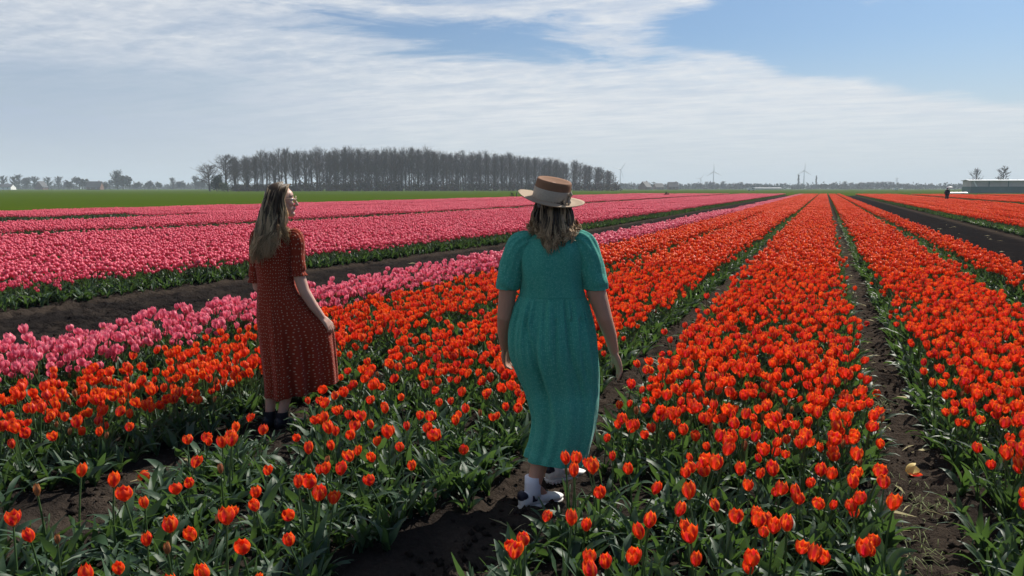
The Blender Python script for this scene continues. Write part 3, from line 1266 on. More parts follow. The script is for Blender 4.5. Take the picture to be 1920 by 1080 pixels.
def far_tree_mesh(seed, shape):
    rg = np.random.default_rng(seed)
    mb = MB()
    mb.tube([(0, 0, 0), (.1, .1, 5)], [.35, .2], 5)
    if shape == 'round':
        for k in range(6):
            leaf_blob(mb, rg, (rg.normal(0, 1.8), rg.normal(0, 1.8), rg.uniform(4.5, 8.0)), (2.9, 2.9, 2.9), 110, .75)
    elif shape == 'loose':
        tr, br = grow_tree(rg, 11.5, .18, .36, 38, 26, 7, 4, .3, 3.0)
        for b in (tr, br):
            for v in [0]:
                mb.add(np.concatenate(b.v), b.f)
    else:
        for k in range(9):
            z = 2 + k * 2.0
            leaf_blob(mb, rg, (0, 0, z), (1.7 - .12 * k, 1.7 - .12 * k, 1.8), 40, .6)
    return mb.mesh('distant_tree', M['far_leaf'], False)


ft = {s: [far_tree_mesh(200 + i + 10 * j, s) for i in range(4)] for j, s in enumerate(('round', 'loose', 'spire'))}


def far_tree(u, D, h, shape, label, group, base=11.0):
    o = link(bpy.data.objects.new('distant_tree', ft[shape][int(rgv.integers(0, 4))]))
    c = at_view(px(u), D)
    o.location = (c[0], c[1], 0)
    o.rotation_euler = (0, 0, rgv.uniform(0, 6.28))
    s = h / base
    w = s * rgv.uniform(.9, 1.3)
    o.scale = (w, w, s)
    return tag(o, label, 'tree', group)


LF = ('small hazy tree on the horizon left of the grove', 'distant trees left of the grove')
RF = ('small hazy tree in the far tree line right of the grove', 'distant trees right of the grove')
for u, y, sh in ((-8, 338, 'round'), (15, 333, 'loose'), (36, 334, 'loose'), (43, 331, 'loose'), (60, 333, 'round'), (74, 334, 'loose'), (98, 335, 'loose'), (117, 334, 'loose'),
                 (137, 338, 'round'), (205, 341, 'round'), (212, 340, 'loose'), (262, 341, 'round'), (284, 340, 'round'), (305, 341, 'round'), (330, 336, 'loose'), (345, 338, 'round'), (372, 333, 'loose'), (382, 337, 'round')):
    D = rgv.uniform(950, 1100)
    kind_ = 'round dense' if sh == 'round' else 'loose bare'
    where = [t_ for lim, t_ in ((30, 'at the far left over the pale barn'), (70, 'between the pale barn and the gabled farmhouse'), (105, 'beside the gabled farmhouse'), (160, 'right of the gabled farmhouse'),
                                (225, 'right of the dark farmhouse'), (320, 'right of the biggest dark tree'), (999, 'just left of the grove')) if u < lim][0]
    far_tree(u, D, (355 - y) / 1440 * D + 1, sh, 'hazy %s tree on the horizon %s' % (kind_, where), LF[1])
far_tree(156, 940, 17, 'round', 'dark round tree on the horizon just left of the far dark farmhouse', None)
far_tree(237, 930, 20.5, 'round', 'biggest dark tree on the horizon between the farmhouse and the grove', None)
far_tree(227, 935, 21, 'loose', 'loose bare tree rising behind the biggest dark tree left of the grove', None)
for u in np.arange(1165, 1815, 4.6):
    if 1190 < u < 1290 and rgv.random() < .4:
        continue
    uu = u + rgv.uniform(-2.5, 2.5)
    D = rgv.uniform(1150, 1500)
    top = np.interp(uu, [1165, 1200, 1300, 1335, 1360, 1450, 1540, 1620, 1625, 1650, 1700, 1760, 1815], [343, 345, 345, 341, 343, 346, 345, 341, 339, 343, 345, 346, 343]) + rgv.uniform(-1.5, 2.5)
    sh = 'round' if rgv.random() < .6 else 'loose'
    where = [t_ for lim, t_ in ((1200, 'between the grove and the houses'), (1285, 'around the three houses'), (1325, 'left of the middle turbine'), (1345, 'under the middle turbine'), (1425, 'right of the middle turbine'),
                                (1485, 'left of the pointed trees'), (1535, 'by the pointed trees'), (1600, 'right of the pointed trees'), (1660, 'left of the lattice mast'), (1710, 'right of the lattice mast'), (1765, 'left of the distant person'), (9999, 'left of the barn')) if uu < lim][0]
    far_tree(uu, D, (354 - top) / 1440 * D + 1, sh, 'hazy %s tree in the far tree line %s' % ('round dense' if sh == 'round' else 'loose bare', where), RF[1])
far_tree(1492, 1300, 24, 'spire', 'narrow pointed tree on the horizon just left of the right-hand wind turbine', None, 19)
far_tree(1525, 1300, 22, 'spire', 'narrow pointed tree on the horizon right of the right-hand wind turbine', None, 19)
put_tree('bare_tree', tree_kind(150, 10.0, .25, .34, 35, 26, 6, 4, .22), at_view(px(1822), 330), 0, (1, 1, 1), 'round-headed bare tree behind the left end of the long barn')
put_tree('bare_tree', tree_kind(151, 10.6, .20, .24, 20, 26, 7, 5, .24, 1.5), at_view(px(1873), 320), 0, (1.0, 1.0, 1.05), 'tall dense bare tree rising behind the middle of the long barn')
far_tree(1899, 330, 5.8, 'round', 'small tree top showing above the barn roof at the right edge', None)

# ------------------------------------------------------------------ buildings
M['roof_dark'] = simple('dark_roof', (.05, .05, .055), .7, .3, .2, .6)
M['brick'] = simple('farm_brick', (.16, .09, .065), .85, .2, .25, 1.2)
M['white'] = simple('white_paint', (.78, .78, .76), .5, .4, .05, 1.0)
M['barn_wall'] = simple('barn_wall', (.48, .46, .45), .8, .2, .25, .35)
M['barn_low'] = simple('barn_lower_wall', (.13, .21, .20), .8, .2, .25, .4)
M['glass'] = simple('window_glass', (.03, .035, .04), .08, .6, .1, 1.0)
M['metal'] = simple('turbine_white', (.42, .44, .45), .5, .3, .05, .2)


def gable_house(name, u, D, w, d, eave, ridge, rz, label, wall, roof, chim=True, windows=2, front_gable=False):
    h = empty(name, (*at_view(px(u), D), 0), R_(YAW) + rz)
    tag(h, label, 'barn' if 'barn' in label else 'house')
    mb = MB()
    mb.box((-w / 2, -d / 2, 0), (w / 2, d / 2, eave))
    mb.add([(-w / 2, -d / 2, eave), (-w / 2, d / 2, eave), (-w / 2, 0, ridge - .15)], [(0, 2, 1)])
    mb.add([(w / 2, -d / 2, eave), (w / 2, d / 2, eave), (w / 2, 0, ridge - .15)], [(0, 1, 2)])
    mb.build('wall', wall, h, False)
    mb = MB()
    ow = .5
    for s in (-1, 1):
        e = eave - .35
        y1 = s * (d / 2 + .5)
        a = [(-w / 2 - ow, 0, ridge), (w / 2 + ow, 0, ridge), (w / 2 + ow, y1, e), (-w / 2 - ow, y1, e)]
        b = [(p[0], p[1], p[2] + .25) for p in a]
        mb.add(a + b, [(0, 1, 2, 3), (7, 6, 5, 4), (0, 4, 5, 1), (1, 5, 6, 2), (2, 6, 7, 3), (3, 7, 4, 0)])
    rf = mb.build('roof', roof, h, False)
    if chim:
        mb = MB(); mb.box((w * .28, -.45, ridge - .6), (w * .28 + .9, .45, ridge + 1.1)); mb.build('chimney', M['brick'], rf, False)
    for i in range(windows):
        x0 = -w / 2 + w * (i + .75) / (windows + .5)
        mb = MB(); mb.box((x0 - .55, -d / 2 - .06, eave * .35), (x0 + .55, -d / 2 - .01, eave * .8)); f = mb.build('window', M['white'], h, False)
        mb = MB(); mb.box((x0 - .45, -d / 2 - .09, eave * .38), (x0 + .45, -d / 2 - .062, eave * .77)); mb.build('pane', M['glass'], f, False)
    return h


gable_house('farmhouse', 185, 900, 15, 12, 3.0, 9.4, .15, 'dark roofed farmhouse between two round trees left of the grove', M['brick'], M['roof_dark'])
gable_house('farmhouse', 85, 960, 9, 11, 3.0, 10.2, 1.45, 'steep gabled farmhouse among the trees at the far left', M['brick'], M['roof_dark'], False)
gable_house('farm_shed', 19, 920, 17, 12, 3.2, 6.4, .1, 'long low pale barn at the far left edge of the horizon', M['white'], M['roof_dark'], False, 3)
gable_house('farmhouse', 1207, 900, 12, 11, 3.0, 9.2, .9, 'pointed dark house nearest the grove among the hazy trees', M['brick'], M['roof_dark'], True)
gable_house('farmhouse', 1232, 960, 10, 10, 3.0, 7.4, .2, 'low dark house in the middle of three right of the grove', M['brick'], M['roof_dark'], False)
gable_house('farmhouse', 1259, 900, 11, 10, 3.2, 8.6, .05, 'blocky dark house right of the other two houses past the grove', M['brick'], M['roof_dark'], True)

# long barn at the right edge
bn = empty('barn', (*at_view(px(1822), 262), 0), R_(YAW - 9))
tag(bn, 'long low barn with a white roof edge at the right edge of the field', 'barn')
mb = MB(); mb.box((-1.6, 0, 0), (58, 7, 2.2)); mb.build('lower_wall', M['barn_low'], bn, False)
mb = MB()
mb.box((-1.5, .12, 2.2), (58, 6.9, 4.1))
mb.build('upper_wall', M['barn_wall'], bn, False)
mb = MB()
a = [(-2.0, -.35, 4.1), (58.5, -.35, 4.1), (58.5, 3.5, 4.44), (-2.0, 3.5, 4.44)]
a2 = [(-2.0, 7.4, 4.1), (58.5, 7.4, 4.1), (58.5, 3.5, 4.44), (-2.0, 3.5, 4.44)]
for q in (a, a2):
    b = [(p[0], p[1], p[2] + .12) for p in q]
    mb.add(q + b, [(3, 2, 1, 0), (4, 5, 6, 7), (0, 1, 5, 4), (1, 2, 6, 5), (2, 3, 7, 6), (3, 0, 4, 7)])
mb.build('roof', simple('barn_roof', (.55, .56, .57), .45, .4, .08, .3), bn, False)
mb = MB(); mb.box((-2.1, -.48, 4.02), (58.5, -.36, 4.32)); mb.build('fascia', M['white'], bn, False)
mb = MB()
mb.add([(-.9, -.06, 4.0), (-.45, -.06, 4.0), (.55, -.06, 2.2), (.1, -.06, 2.2), (-.9, .1, 4.0), (-.45, .1, 4.0), (.55, .1, 2.2), (.1, .1, 2.2)],
       [(0, 1, 2, 3), (7, 6, 5, 4), (0, 4, 5, 1), (1, 5, 6, 2), (2, 6, 7, 3), (3, 7, 4, 0)])
mb.build('brace', M['white'], bn, False)
for i in range(9):
    mb = MB(); mb.box((4 + i * 6, -.05, .4), (4.25 + i * 6, .11, 4.05)); mb.build('post', M['barn_low'], bn, False)
gsh = empty('greenhouse', (*at_view(px(1780), 240), 0), R_(YAW))
tag(gsh, 'low white plastic tunnel lying just left of the barn', 'greenhouse')
mb = MB()
ring = [[(xx, 1.2 * math.cos(a_), .52 * math.sin(a_)) for a_ in np.linspace(0, math.pi, 9)] for xx in np.linspace(-1.5, 4.2, 9)]
mb.loft(ring, cap=False, closed=False); mb.build('cover', simple('plastic_film', (.42, .43, .43), .4, .3), gsh)
for xx in (-1.5, 0, 1.4, 2.8, 4.2):
    mb = MB(); mb.tube([(xx, 1.22 * math.cos(a_), .54 * math.sin(a_)) for a_ in np.linspace(0, math.pi, 9)], .04, 4); mb.build('hoop', M['metal'], gsh)


def turbine(u, D, hub, rad, ang, label, yaw=0.0):
    t = empty('wind_turbine', (*at_view(px(u), D), 0), R_(YAW) + yaw)
    tag(t, label, 'wind turbine', 'wind turbines on the horizon')
    mb = MB(); mb.tube([(0, 0, 0), (0, 0, hub * .5), (0, 0, hub)], [2.3, 1.8, 1.3], 10); mb.build('tower', M['metal'], t)
    mb = MB(); mb.box((-1.7, -3.0, hub - 1.4), (1.7, 6, hub + 2.0)); mb.build('nacelle', M['metal'], t, False)
    mb = MB(); mb.ellipsoid((0, -3.6, hub), (1.6, 1.8, 1.6)); mb.build('hub', M['metal'], t)
    for k in range(3):
        a_ = R_(ang + 120 * k)
        d = np.array([math.sin(a_), 0, math.cos(a_)])
        pr = np.array([math.cos(a_), 0, -math.sin(a_)])
        mb = MB()
        rings = []
        for s, c in ((0.03, .9), (.15, 1.8), (.4, 1.4), (.8, .8), (1.0, .25)):
            o = np.array([0, -3.8, hub]) + d * rad * s
            rings.append([o + pr * c, o + np.array([0, .35, 0]), o - pr * c * .6, o - np.array([0, .35, 0])])
        mb.loft(rings); mb.build('blade', M['metal'], t)


turbine(1161, 3000, 74, 37, 40, 'pale wind turbine standing just right of the end of the grove', .5)
turbine(1334, 2600, 57, 30, -3, 'pale wind turbine above the middle of the far tree line')
turbine(1502, 2600, 60, 30, 2, 'pale wind turbine between two pointed trees on the horizon')
turbine(1310, 3300, 42, 24, 35, 'faintest small wind turbine just left of the middle turbine')
pl = empty('lattice_mast', (*at_view(px(1675), 1900), 0), R_(YAW))
tag(pl, 'faint lattice mast poking above the far tree line', 'mast')
mb = MB()
for sx in (-1, 1):
    for sy in (-1, 1):
        mb.tube([(sx * 3, sy * 3, 0), (sx * .8, sy * .8, 27)], [.35, .25], 4)
mb.build('leg_frame', M['metal'], pl)
mb = MB()
for z in np.arange(3, 26, 3.2):
    w = 3 - 2.2 * z / 27
    mb.tube([(-w, -w, z), (w, -w, z + 2.5)], .16, 3); mb.tube([(w, w, z), (-w, w, z + 2.5)], .16, 3)
mb.build('brace', M['metal'], pl)
mb = MB()
for z in (21, 25):
    mb.box((-4.5, -.25, z), (4.5, .25, z + .5))
mb.build('crossarm', M['metal'], pl, False)

# ------------------------------------------------------------------ small things at the far edge
M['rubber'] = simple('rubber', (.02, .02, .02), .8, .2)
M['van_glass'] = M['glass']


def van(u, D, label, rz=0.0):
    t = empty('parked_van', (*at_view(px(u), D), 0), R_(YAW) + rz)
    tag(t, label, 'van')
    mb = MB()
    pf = [(-2.4, .45), (2.35, .45), (2.45, 1.05), (1.7, 1.2), (1.05, 1.95), (-2.3, 2.05), (-2.45, 1.2)]
    mb.loft([[(x_, -.9, z_) for x_, z_ in pf], [(x_, .9, z_) for x_, z_ in pf]]); mb.build('body', M['white'], t, False)
    mb = MB(); mb.add([(.2, -.915, 1.15), (1.5, -.915, 1.2), (1.0, -.915, 1.8), (.2, -.915, 1.8), (.2, -.905, 1.15), (1.5, -.905, 1.2), (1.0, -.905, 1.8), (.2, -.905, 1.8)], [(0, 1, 2, 3), (7, 6, 5, 4), (0, 4, 5, 1), (1, 5, 6, 2), (2, 6, 7, 3), (3, 7, 4, 0)])
    mb.build('window', M['glass'], t, False)
    for x_ in (-1.5, 1.5):
        for y_ in (-.85, .85):
            mb = MB(); mb.tube([(x_, y_ - .1, .35), (x_, y_ + .1, .35)], .35, 12); mb.build('wheel', M['rubber'], t)


van(1405, 520, 'small white van parked before the far trees below the middle turbine')
van(1673, 620, 'tiny white van by the far trees left of the barn', .4)
gr = empty('glass_shed', (*at_view(px(1437), 1000), 0), R_(YAW))
tag(gr, 'long pale greenhouse in front of the far tree line', 'greenhouse')
mb = MB(); mb.box((-17, 0, 0), (17, 8, 1.6)); mb.build('wall', simple('pale_glass', (.2, .23, .25), .25, .5), gr, False)
mb = MB()
mb.loft([[(-17.3, -.3, 1.6), (-17.3, 4, 2.8), (-17.3, 8.3, 1.6)], [(17.3, -.3, 1.6), (17.3, 4, 2.8), (17.3, 8.3, 1.6)]]); mb.build('roof', simple('pale_roof', (.13, .15, .17), .5, .3), gr, False)

# signpost, sapling and dark clump on the edge of the meadow
sp = empty('wooden_post', (*at_view(px(968.5), 118), 0))
tag(sp, 'short dark wooden post on the meadow edge left of the straw hat', 'post')
mb = MB(); mb.tube([(0, 0, 0), (0, 0, .95)], .09, 8); mb.build('shaft', M['bark'], sp)
mb = MB(); mb.tube([(0, 0, .95), (0, 0, 1.02)], [.10, .04], 8); mb.build('cap', M['bark'], sp)
sa = empty('sapling', (*at_view(px(959), 120), 0))
tag(sa, 'small leafy sapling on the meadow edge beside the wooden post', 'sapling')
mb = MB(); mb.tube([(0, 0, 0), (.05, 0, .5), (.15, 0, 1.1)], [.03, .02, .01], 5); mb.build('stem', M['bark'], sa)
mb = MB(); leaf_blob(mb, rgv, (.05, 0, .65), (.38, .3, .5), 60, .09); mb.build('foliage', M['evergreen'], sa)
cl = empty('dark_bush', (*at_view(px(1248), 150), 0))
tag(cl, 'low dark bush on the meadow edge below the three houses', 'bush')
mb = MB(); mb.tube([(0, 0, 0), (0, 0, .5)], .04, 5); mb.build('stem', M['bark'], cl)
mb = MB(); leaf_blob(mb, rgv, (0, 0, .5), (.5, .4, .5), 200, .09); mb.build('foliage', M['evergreen'], cl)


# ------------------------------------------------------------------ people
def fabric(name, base, dot_a, dot_b, scale, dot_r, trans, weave=900.0):
    m, g, out = material(name)
    tc = g.node('ShaderNodeTexCoord')
    P = tc.outputs['Object']
    vo = g.node('ShaderNodeTexVoronoi', voronoi_dimensions='2D')
    g.put(vo.inputs['Vector'], g.comb(attr(g, 'cloth_u'), attr(g, 'cloth_v'), 0.0)); vo.inputs['Scale'].default_value = scale; vo.inputs['Randomness'].default_value = .55
    f = g.smooth(vo.outputs['Distance'], dot_r * .7, dot_r, 1.0, 0.0)
    n = g.noise(P, 9.0, 4, .6)
    b2 = tuple(c * .80 for c in base)
    col = g.mix(n, (*b2, 1), (*base, 1))
    sep = g.node('ShaderNodeSeparateColor'); g.l.new(vo.outputs['Color'], sep.inputs[0])
    dc = g.mix(sep.outputs[0], dot_a, dot_b)
    col = g.mix(f, col, dc)
    w = g.noise(P, weave, 2, .5)
    w2 = g.noise(P, 26.0, 4, .6)
    hgt = g.math('ADD', g.math('MULTIPLY', w, .03), w2)
    p = bsdf(g, col, .85, .15, bump=hgt, bump_d=.006, bump_s=.55)
    p.inputs['Sheen Weight'].default_value = .15
    t = g.node('ShaderNodeBsdfTranslucent'); g.l.new(col, t.inputs[0])
    mx = g.node('ShaderNodeMixShader'); mx.inputs[0].default_value = trans
    g.l.new(p.outputs[0], mx.inputs[1]); g.l.new(t.outputs[0], mx.inputs[2])
    g.l.new(mx.outputs[0], out.inputs[0])
    return m


def skin(name, col):
    m, g, out = material(name)
    tc = g.node('ShaderNodeTexCoord')
    n = g.noise(tc.outputs['Object'], 14.0, 5, .6)
    n2 = g.noise(tc.outputs['Object'], 220.0, 3, .6)
    c = g.mix(n, tuple(x * .86 for x in col) + (1,), tuple(min(1, x * 1.1) for x in col) + (1,))
    c = g.mix(g.smooth(n, .55, .8, 0, .35), c, (col[0] * 1.05, col[1] * .78, col[2] * .72, 1))
    p = bsdf(g, c, .48, .35, bump=n2, bump_d=.001, bump_s=.3)
    p.inputs['Subsurface Weight'].default_value = .12
    p.inputs['Subsurface Radius'].default_value = (.012, .005, .003)
    g.l.new(p.outputs[0], out.inputs[0])
    return m


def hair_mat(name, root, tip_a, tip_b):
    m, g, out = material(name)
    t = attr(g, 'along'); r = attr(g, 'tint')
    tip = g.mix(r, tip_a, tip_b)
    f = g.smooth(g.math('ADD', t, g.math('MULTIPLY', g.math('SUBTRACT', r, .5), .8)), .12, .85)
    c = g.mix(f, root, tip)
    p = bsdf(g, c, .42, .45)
    tr = g.node('ShaderNodeBsdfTranslucent'); g.l.new(c, tr.inputs[0])
    mx = g.node('ShaderNodeMixShader'); mx.inputs[0].default_value = .32
    g.l.new(p.outputs[0], mx.inputs[1]); g.l.new(tr.outputs[0], mx.inputs[2])
    g.l.new(mx.outputs[0], out.inputs[0])
    return m


M['green_dress'] = fabric('green_dress', (.085, .48, .385), (.17, .58, .49, 1), (.05, .35, .28, 1), 130.0, .40, .36)
M['red_dress'] = fabric('red_dress', (.36, .045, .020), (.72, .52, .38, 1), (.62, .38, .26, 1), 46.0, .17, .36)
M['skin_tan'] = skin('tanned_skin', (.42, .235, .165))
M['skin_fair'] = skin('fair_skin', (.52, .33, .26))
M['hair_brown'] = hair_mat('brown_hair', (.036, .023, .016, 1), (.28, .18, .10, 1), (.72, .54, .34, 1))
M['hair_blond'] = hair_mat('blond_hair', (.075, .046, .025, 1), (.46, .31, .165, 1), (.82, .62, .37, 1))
M['felt'] = simple('brown_felt', (.21, .115, .072), .85, .15, .15, 30)
M['straw'] = simple('straw', (.32, .245, .175), .8, .2, .18, 60)
M['linen'] = simple('linen_band', (.38, .33, .275), .9, .1, .25, 120)
M['shoe'] = simple('white_shoe', (.70, .70, .70), .55, .35, .08, 25)
M['sole'] = simple('shoe_sole', (.60, .59, .57), .7, .3, .2, 40)
M['navy'] = simple('navy_patch', (.012, .014, .030), .6, .3, .2, 30)
M['sock'] = simple('white_sock', (.68, .70, .76), .9, .1, .06, 60)
M['boot'] = simple('navy_boot', (.012, .014, .024), .5, .4, .2, 20)
M['lip'] = simple('lips', (.42, .14, .12), .45, .4, .05, 30)
M['eye_white'] = simple('eye_white', (.7, .68, .66), .2, .5, .03, 30)
M['wire'] = simple('gold_wire', (.55, .42, .30), .3, .6, .05, 30)


def lens_mat():
    m, g, out = material('clear_lens')
    gl = g.node('ShaderNodeBsdfGlossy'); gl.inputs['Roughness'].default_value = .05
    tr = g.node('ShaderNodeBsdfTransparent'); tr.inputs[0].default_value = (.93, .93, .95, 1)
    mx = g.node('ShaderNodeMixShader'); mx.inputs[0].default_value = .14
    g.l.new(tr.outputs[0], mx.inputs[1]); g.l.new(gl.outputs[0], mx.inputs[2])
    g.l.new(mx.outputs[0], out.inputs[0])
    return m


M['lens'] = lens_mat()
V3 = lambda *a: np.array(a, float)


def hand(mb, wrist, pdir, thumb_side, normal, size=1.0, curl=28, spread=9, thumb_out=38, flat=.55):
    """palm, four unequal bent fingers and a thumb; pdir points to the fingertips, normal is the back of the hand"""
    d = pdir / np.linalg.norm(pdir)
    s = thumb_side - d * (thumb_side @ d); s /= np.linalg.norm(s)
    nn = np.cross(d, s)
    if nn @ normal < 0: nn = -nn
    s0 = size
    for k, off in enumerate((.027, .009, -.009, -.026)):
        b = wrist + d * .012 * s0 + s * off * .55 * s0
        e = wrist + d * (.088 - abs(k - 1.2) * .004) * s0 + s * off * s0
        mb.capsule([b, (b + e) / 2 + nn * .003, e], [.0145 * s0, .0142 * s0, .0118 * s0], 10)
        L = (.070, .078, .073, .058)[k] * s0
        a = R_(curl * (.7 + .14 * k))
        fd = d + s * math.tan(R_(spread * (1.3 - k) / 2.2)); fd /= np.linalg.norm(fd)
        p = e
        pts, rad = [e - fd * .012], [.0100 * s0]
        for j, fr in enumerate((.45, .32, .23)):
            an = a * (j + .5)
            q = fd * math.cos(an) - nn * math.sin(an)
            pts.append(p); rad.append((.0098, .0090, .0080)[j] * s0)
            p = p + q * L * fr
        pts.append(p); rad.append(.0066 * s0)
        mb.capsule(pts, rad, 10)
    b = wrist + d * .022 * s0 + s * .017 * s0
    t1 = d * math.cos(R_(thumb_out)) + s * math.sin(R_(thumb_out)) - nn * .25
    t1 /= np.linalg.norm(t1)
    t2 = t1 + d * .45; t2 /= np.linalg.norm(t2)
    mb.capsule([b, b + t1 * .036 * s0, b + t1 * .036 * s0 + t2 * .030 * s0, b + t1 * .036 * s0 + t2 * .052 * s0],
               [.0150 * s0, .0118 * s0, .0100 * s0, .0078 * s0], 10)


def strand(mb, pts, r, rg, tint, wave=.006, freq=3.0, sides=3, ph=None):
    pts = np.asarray(pts, float)
    n = 12
    t = np.linspace(0, 1, len(pts)); q = np.linspace(0, 1, n)
    P = np.stack([np.interp(q, t, pts[:, c]) for c in range(3)], -1)
    for _ in range(2):
        P[1:-1] = (P[:-2] + 2 * P[1:-1] + P[2:]) / 4
    ph = rg.uniform(0, 6.28, 3) if ph is None else ph + rg.normal(0, .35, 3)
    A = wave * q[:, None] ** .8
    P = P + A * np.stack([np.sin(freq * 6.28 * q * k + ph[i]) for i, k in enumerate((1, .8, .6))], -1)
    mb.tube(P, r * (1 - .75 * q ** 2.2) + .0004, sides, False, along=q, tint=np.full(n, tint))


def tube_sleeve(pts, rx, nseg=40, pleat=0.0, npl=14, fade=None, seed=0):
    """rings of a sleeve along a path, with gathered pleats"""
    rg = np.random.default_rng(seed)
    pts = np.asarray(pts, float)
    t = np.gradient(pts, axis=0); t /= np.linalg.norm(t, axis=1)[:, None]
    rings = []
    ph = rg.uniform(0, 6.28, 4)
    for i, p in enumerate(pts):
        u = np.cross(t[i], V3(0, 1, 0)); u /= np.linalg.norm(u)
        w = np.cross(t[i], u)
        f = fade[i] if fade is not None else 1
        ring = []
        for k in range(nseg):
            a = 2 * math.pi * k / nseg
            r = rx[i] * (1 + f * pleat * (math.sin(npl * a + ph[0]) + .6 * math.sin((npl * .6 // 1) * a + ph[1] + i * .4)) + .03 * math.sin(3 * a + ph[2] + i * .7))
            ring.append(p + r * (u * math.cos(a) + w * math.sin(a)))
        rings.append(ring)
    return rings


def resample(tab, n):
    tab = np.asarray(tab, float)
    t = np.linspace(0, 1, len(tab)); q = np.linspace(0, 1, n)
    # smooth interpolation with cubic Hermite through the table rows
    d = np.gradient(tab, axis=0) * (len(tab) - 1)
    out = []
    for s in q:
        i = min(int(s * (len(tab) - 1)), len(tab) - 2)
        h = 1 / (len(tab) - 1)
        u = (s - t[i]) / h
        out.append(tab[i] * (2 * u ** 3 - 3 * u ** 2 + 1) + d[i] * h * (u ** 3 - 2 * u ** 2 + u) + tab[i + 1] * (-2 * u ** 3 + 3 * u ** 2) + d[i + 1] * h * (u ** 3 - u ** 2))
    return np.array(out)


def sneaker(parent, heel, fdir, pitch, L=.262):
    """low white sneaker: upper with sole, lace strap and navy heel tab; heel is the ground point under the heel"""
    f = V3(fdir[0], fdir[1], 0); f /= np.linalg.norm(f)
    s = V3(-f[1], f[0], 0)
    up = V3(0, 0, 1)
    fp = f * math.cos(pitch) - up * math.sin(pitch)
    upp = up * math.cos(pitch) + f * math.sin(pitch)
    at = lambda a, b, c: heel + fp * a + s * b + upp * c

    def ring(x, w, z0, z1, n=18, p=2.6):
        R = []
        for k in range(n):
            a = 2 * math.pi * k / n
            ca, sa = math.cos(a), math.sin(a)
            R.append(at(x, w * np.sign(ca) * abs(ca) ** (2 / p), (z0 + z1) / 2 + (z1 - z0) / 2 * np.sign(sa) * abs(sa) ** (2 / p)))
        return R
    mb = MB()
    mb.loft([ring(-.006, .016, .022, .070), ring(.002, .027, .018, .092), ring(.02, .032, .018, .098), ring(.06, .033, .018, .092), ring(.095, .034, .018, .090),
             ring(.13, .037, .018, .078), ring(.17, .043, .018, .062), ring(.21, .044, .018, .050), ring(.24, .036, .018, .044), ring(L, .018, .02, .036)])
    sh = mb.build('shoe', M['shoe'], parent)
    mb = MB()
    mb.loft([ring(-.012, .018, .0, .022, p=4), ring(0, .034, 0, .026, p=4), ring(.05, .038, 0, .026, p=4), ring(.12, .041, 0, .024, p=4), ring(.19, .049, .0, .022, p=4), ring(.24, .041, 0.002, .022, p=4), ring(L + .008, .020, .006, .022, p=4)])
    for k in range(11):
        x = .01 + k * .023
        for q in (-1, 1):
            mb.ellipsoid(at(x, q * .036, .004), (.007, .007, .007), nu=6, nv=4)
    mb.build('sole', M['sole'], sh)
    mb = MB()
    mb.loft([ring(-.011, .020, .058, .090), ring(-.002, .0285, .056, .100), ring(.014, .033, .058, .104), ring(.024, .0335, .066, .096)])
    mb.build('heel_tab', M['navy'], sh)
    for q in (-1, 1):
        mb = MB()
        P = [at(.050, q * .0335, .048), at(.078, q * .0345, .048), at(.080, q * .034, .076), at(.053, q * .0325, .080)]
        mb.loft([P, [p_ + s * q * .004 for p_ in P]]); mb.build('side_patch', M['navy'], sh, False)
    mb = MB()
    for k in range(5):
        x = .105 + k * .016
        zc = .089 - k * .0065
        mb.tube([at(x, -.022, zc - .008), at(x + .004, 0, zc + .002), at(x, .022, zc - .008)], .0035, 6)
    mb.build('lace', M['shoe'], sh)


def straw_hat(parent, c, tilt_x, tilt_y):
    """flat-brimmed hat: felt crown with a dented top, linen band and bow, straw brim"""
    Rm = (Matrix.Rotation(tilt_y, 3, 'Y') @ Matrix.Rotation(tilt_x, 3, 'X'))
    Rn = np.array(Rm)
    N = 56

    def ring(r, z, ex=1.0, wob=0.0):
        a = np.linspace(0, 2 * math.pi, N, endpoint=False)
        rr = r * (1 + wob * np.sin(2 * a + .6))
        P = np.stack([rr * np.cos(a), rr * ex * np.sin(a), z + wob * .25 * np.cos(2 * a)], -1)
        return P @ Rn.T + c
    root = MB()
    root.loft([ring(.094, .002, 1.08), ring(.093, .04, 1.08), ring(.090, .086, 1.08), ring(.0885, .098, 1.08), ring(.084, .1035, 1.08), ring(.072, .099, 1.08), ring(.045, .091, 1.08), ring(.012, .086, 1.08)], cap=False)
    hat = root.build('hat', M['felt'], parent)
    mb = MB()
    mb.loft([ring(.0950, .004, 1.08), ring(.0962, .008, 1.08), ring(.0945, .056, 1.08), ring(.0930, .0595, 1.08)], cap=False)
    mb.loft([ring(.0968, .010, 1.08), ring(.0968, .014, 1.08)], cap=False)
    mb.build('band', M['linen'], hat)
    mb = MB()
    top = [ring(.0935, .008, 1.08), ring(.105, .0015, 1.06), ring(.130, .000, 1.04, .02), ring(.155, .004, 1.02, .03), ring(.168, .009, 1.02, .035)]
    bot = [ring(.168, .005, 1.02, .035), ring(.155, -.000, 1.02, .03), ring(.130, -.0045, 1.04, .02), ring(.105, -.003, 1.06), ring(.0915, .002, 1.08)]
    mb.loft(top + bot, cap=False)
    mb.build('brim', M['straw'], hat)
    mb = MB()
    bc = V3(.086, -.050, .034)
    for sgn in (-1, 1):
        loop = [bc + V3(.004, -.004, 0), bc + V3(.010, -.012, .020 * sgn), bc + V3(.006, -.016, .030 * sgn), bc + V3(.002, -.008, .020 * sgn), bc]
        mb.tube(np.array(loop) @ Rn.T + c, [.004, .007, .008, .006, .004], 6)
    mb.ellipsoid((bc + V3(.004, -.005, 0)) @ Rn.T + c, (.008, .008, .008), nu=8, nv=6)
    mb.build('bow', M['linen'], hat)


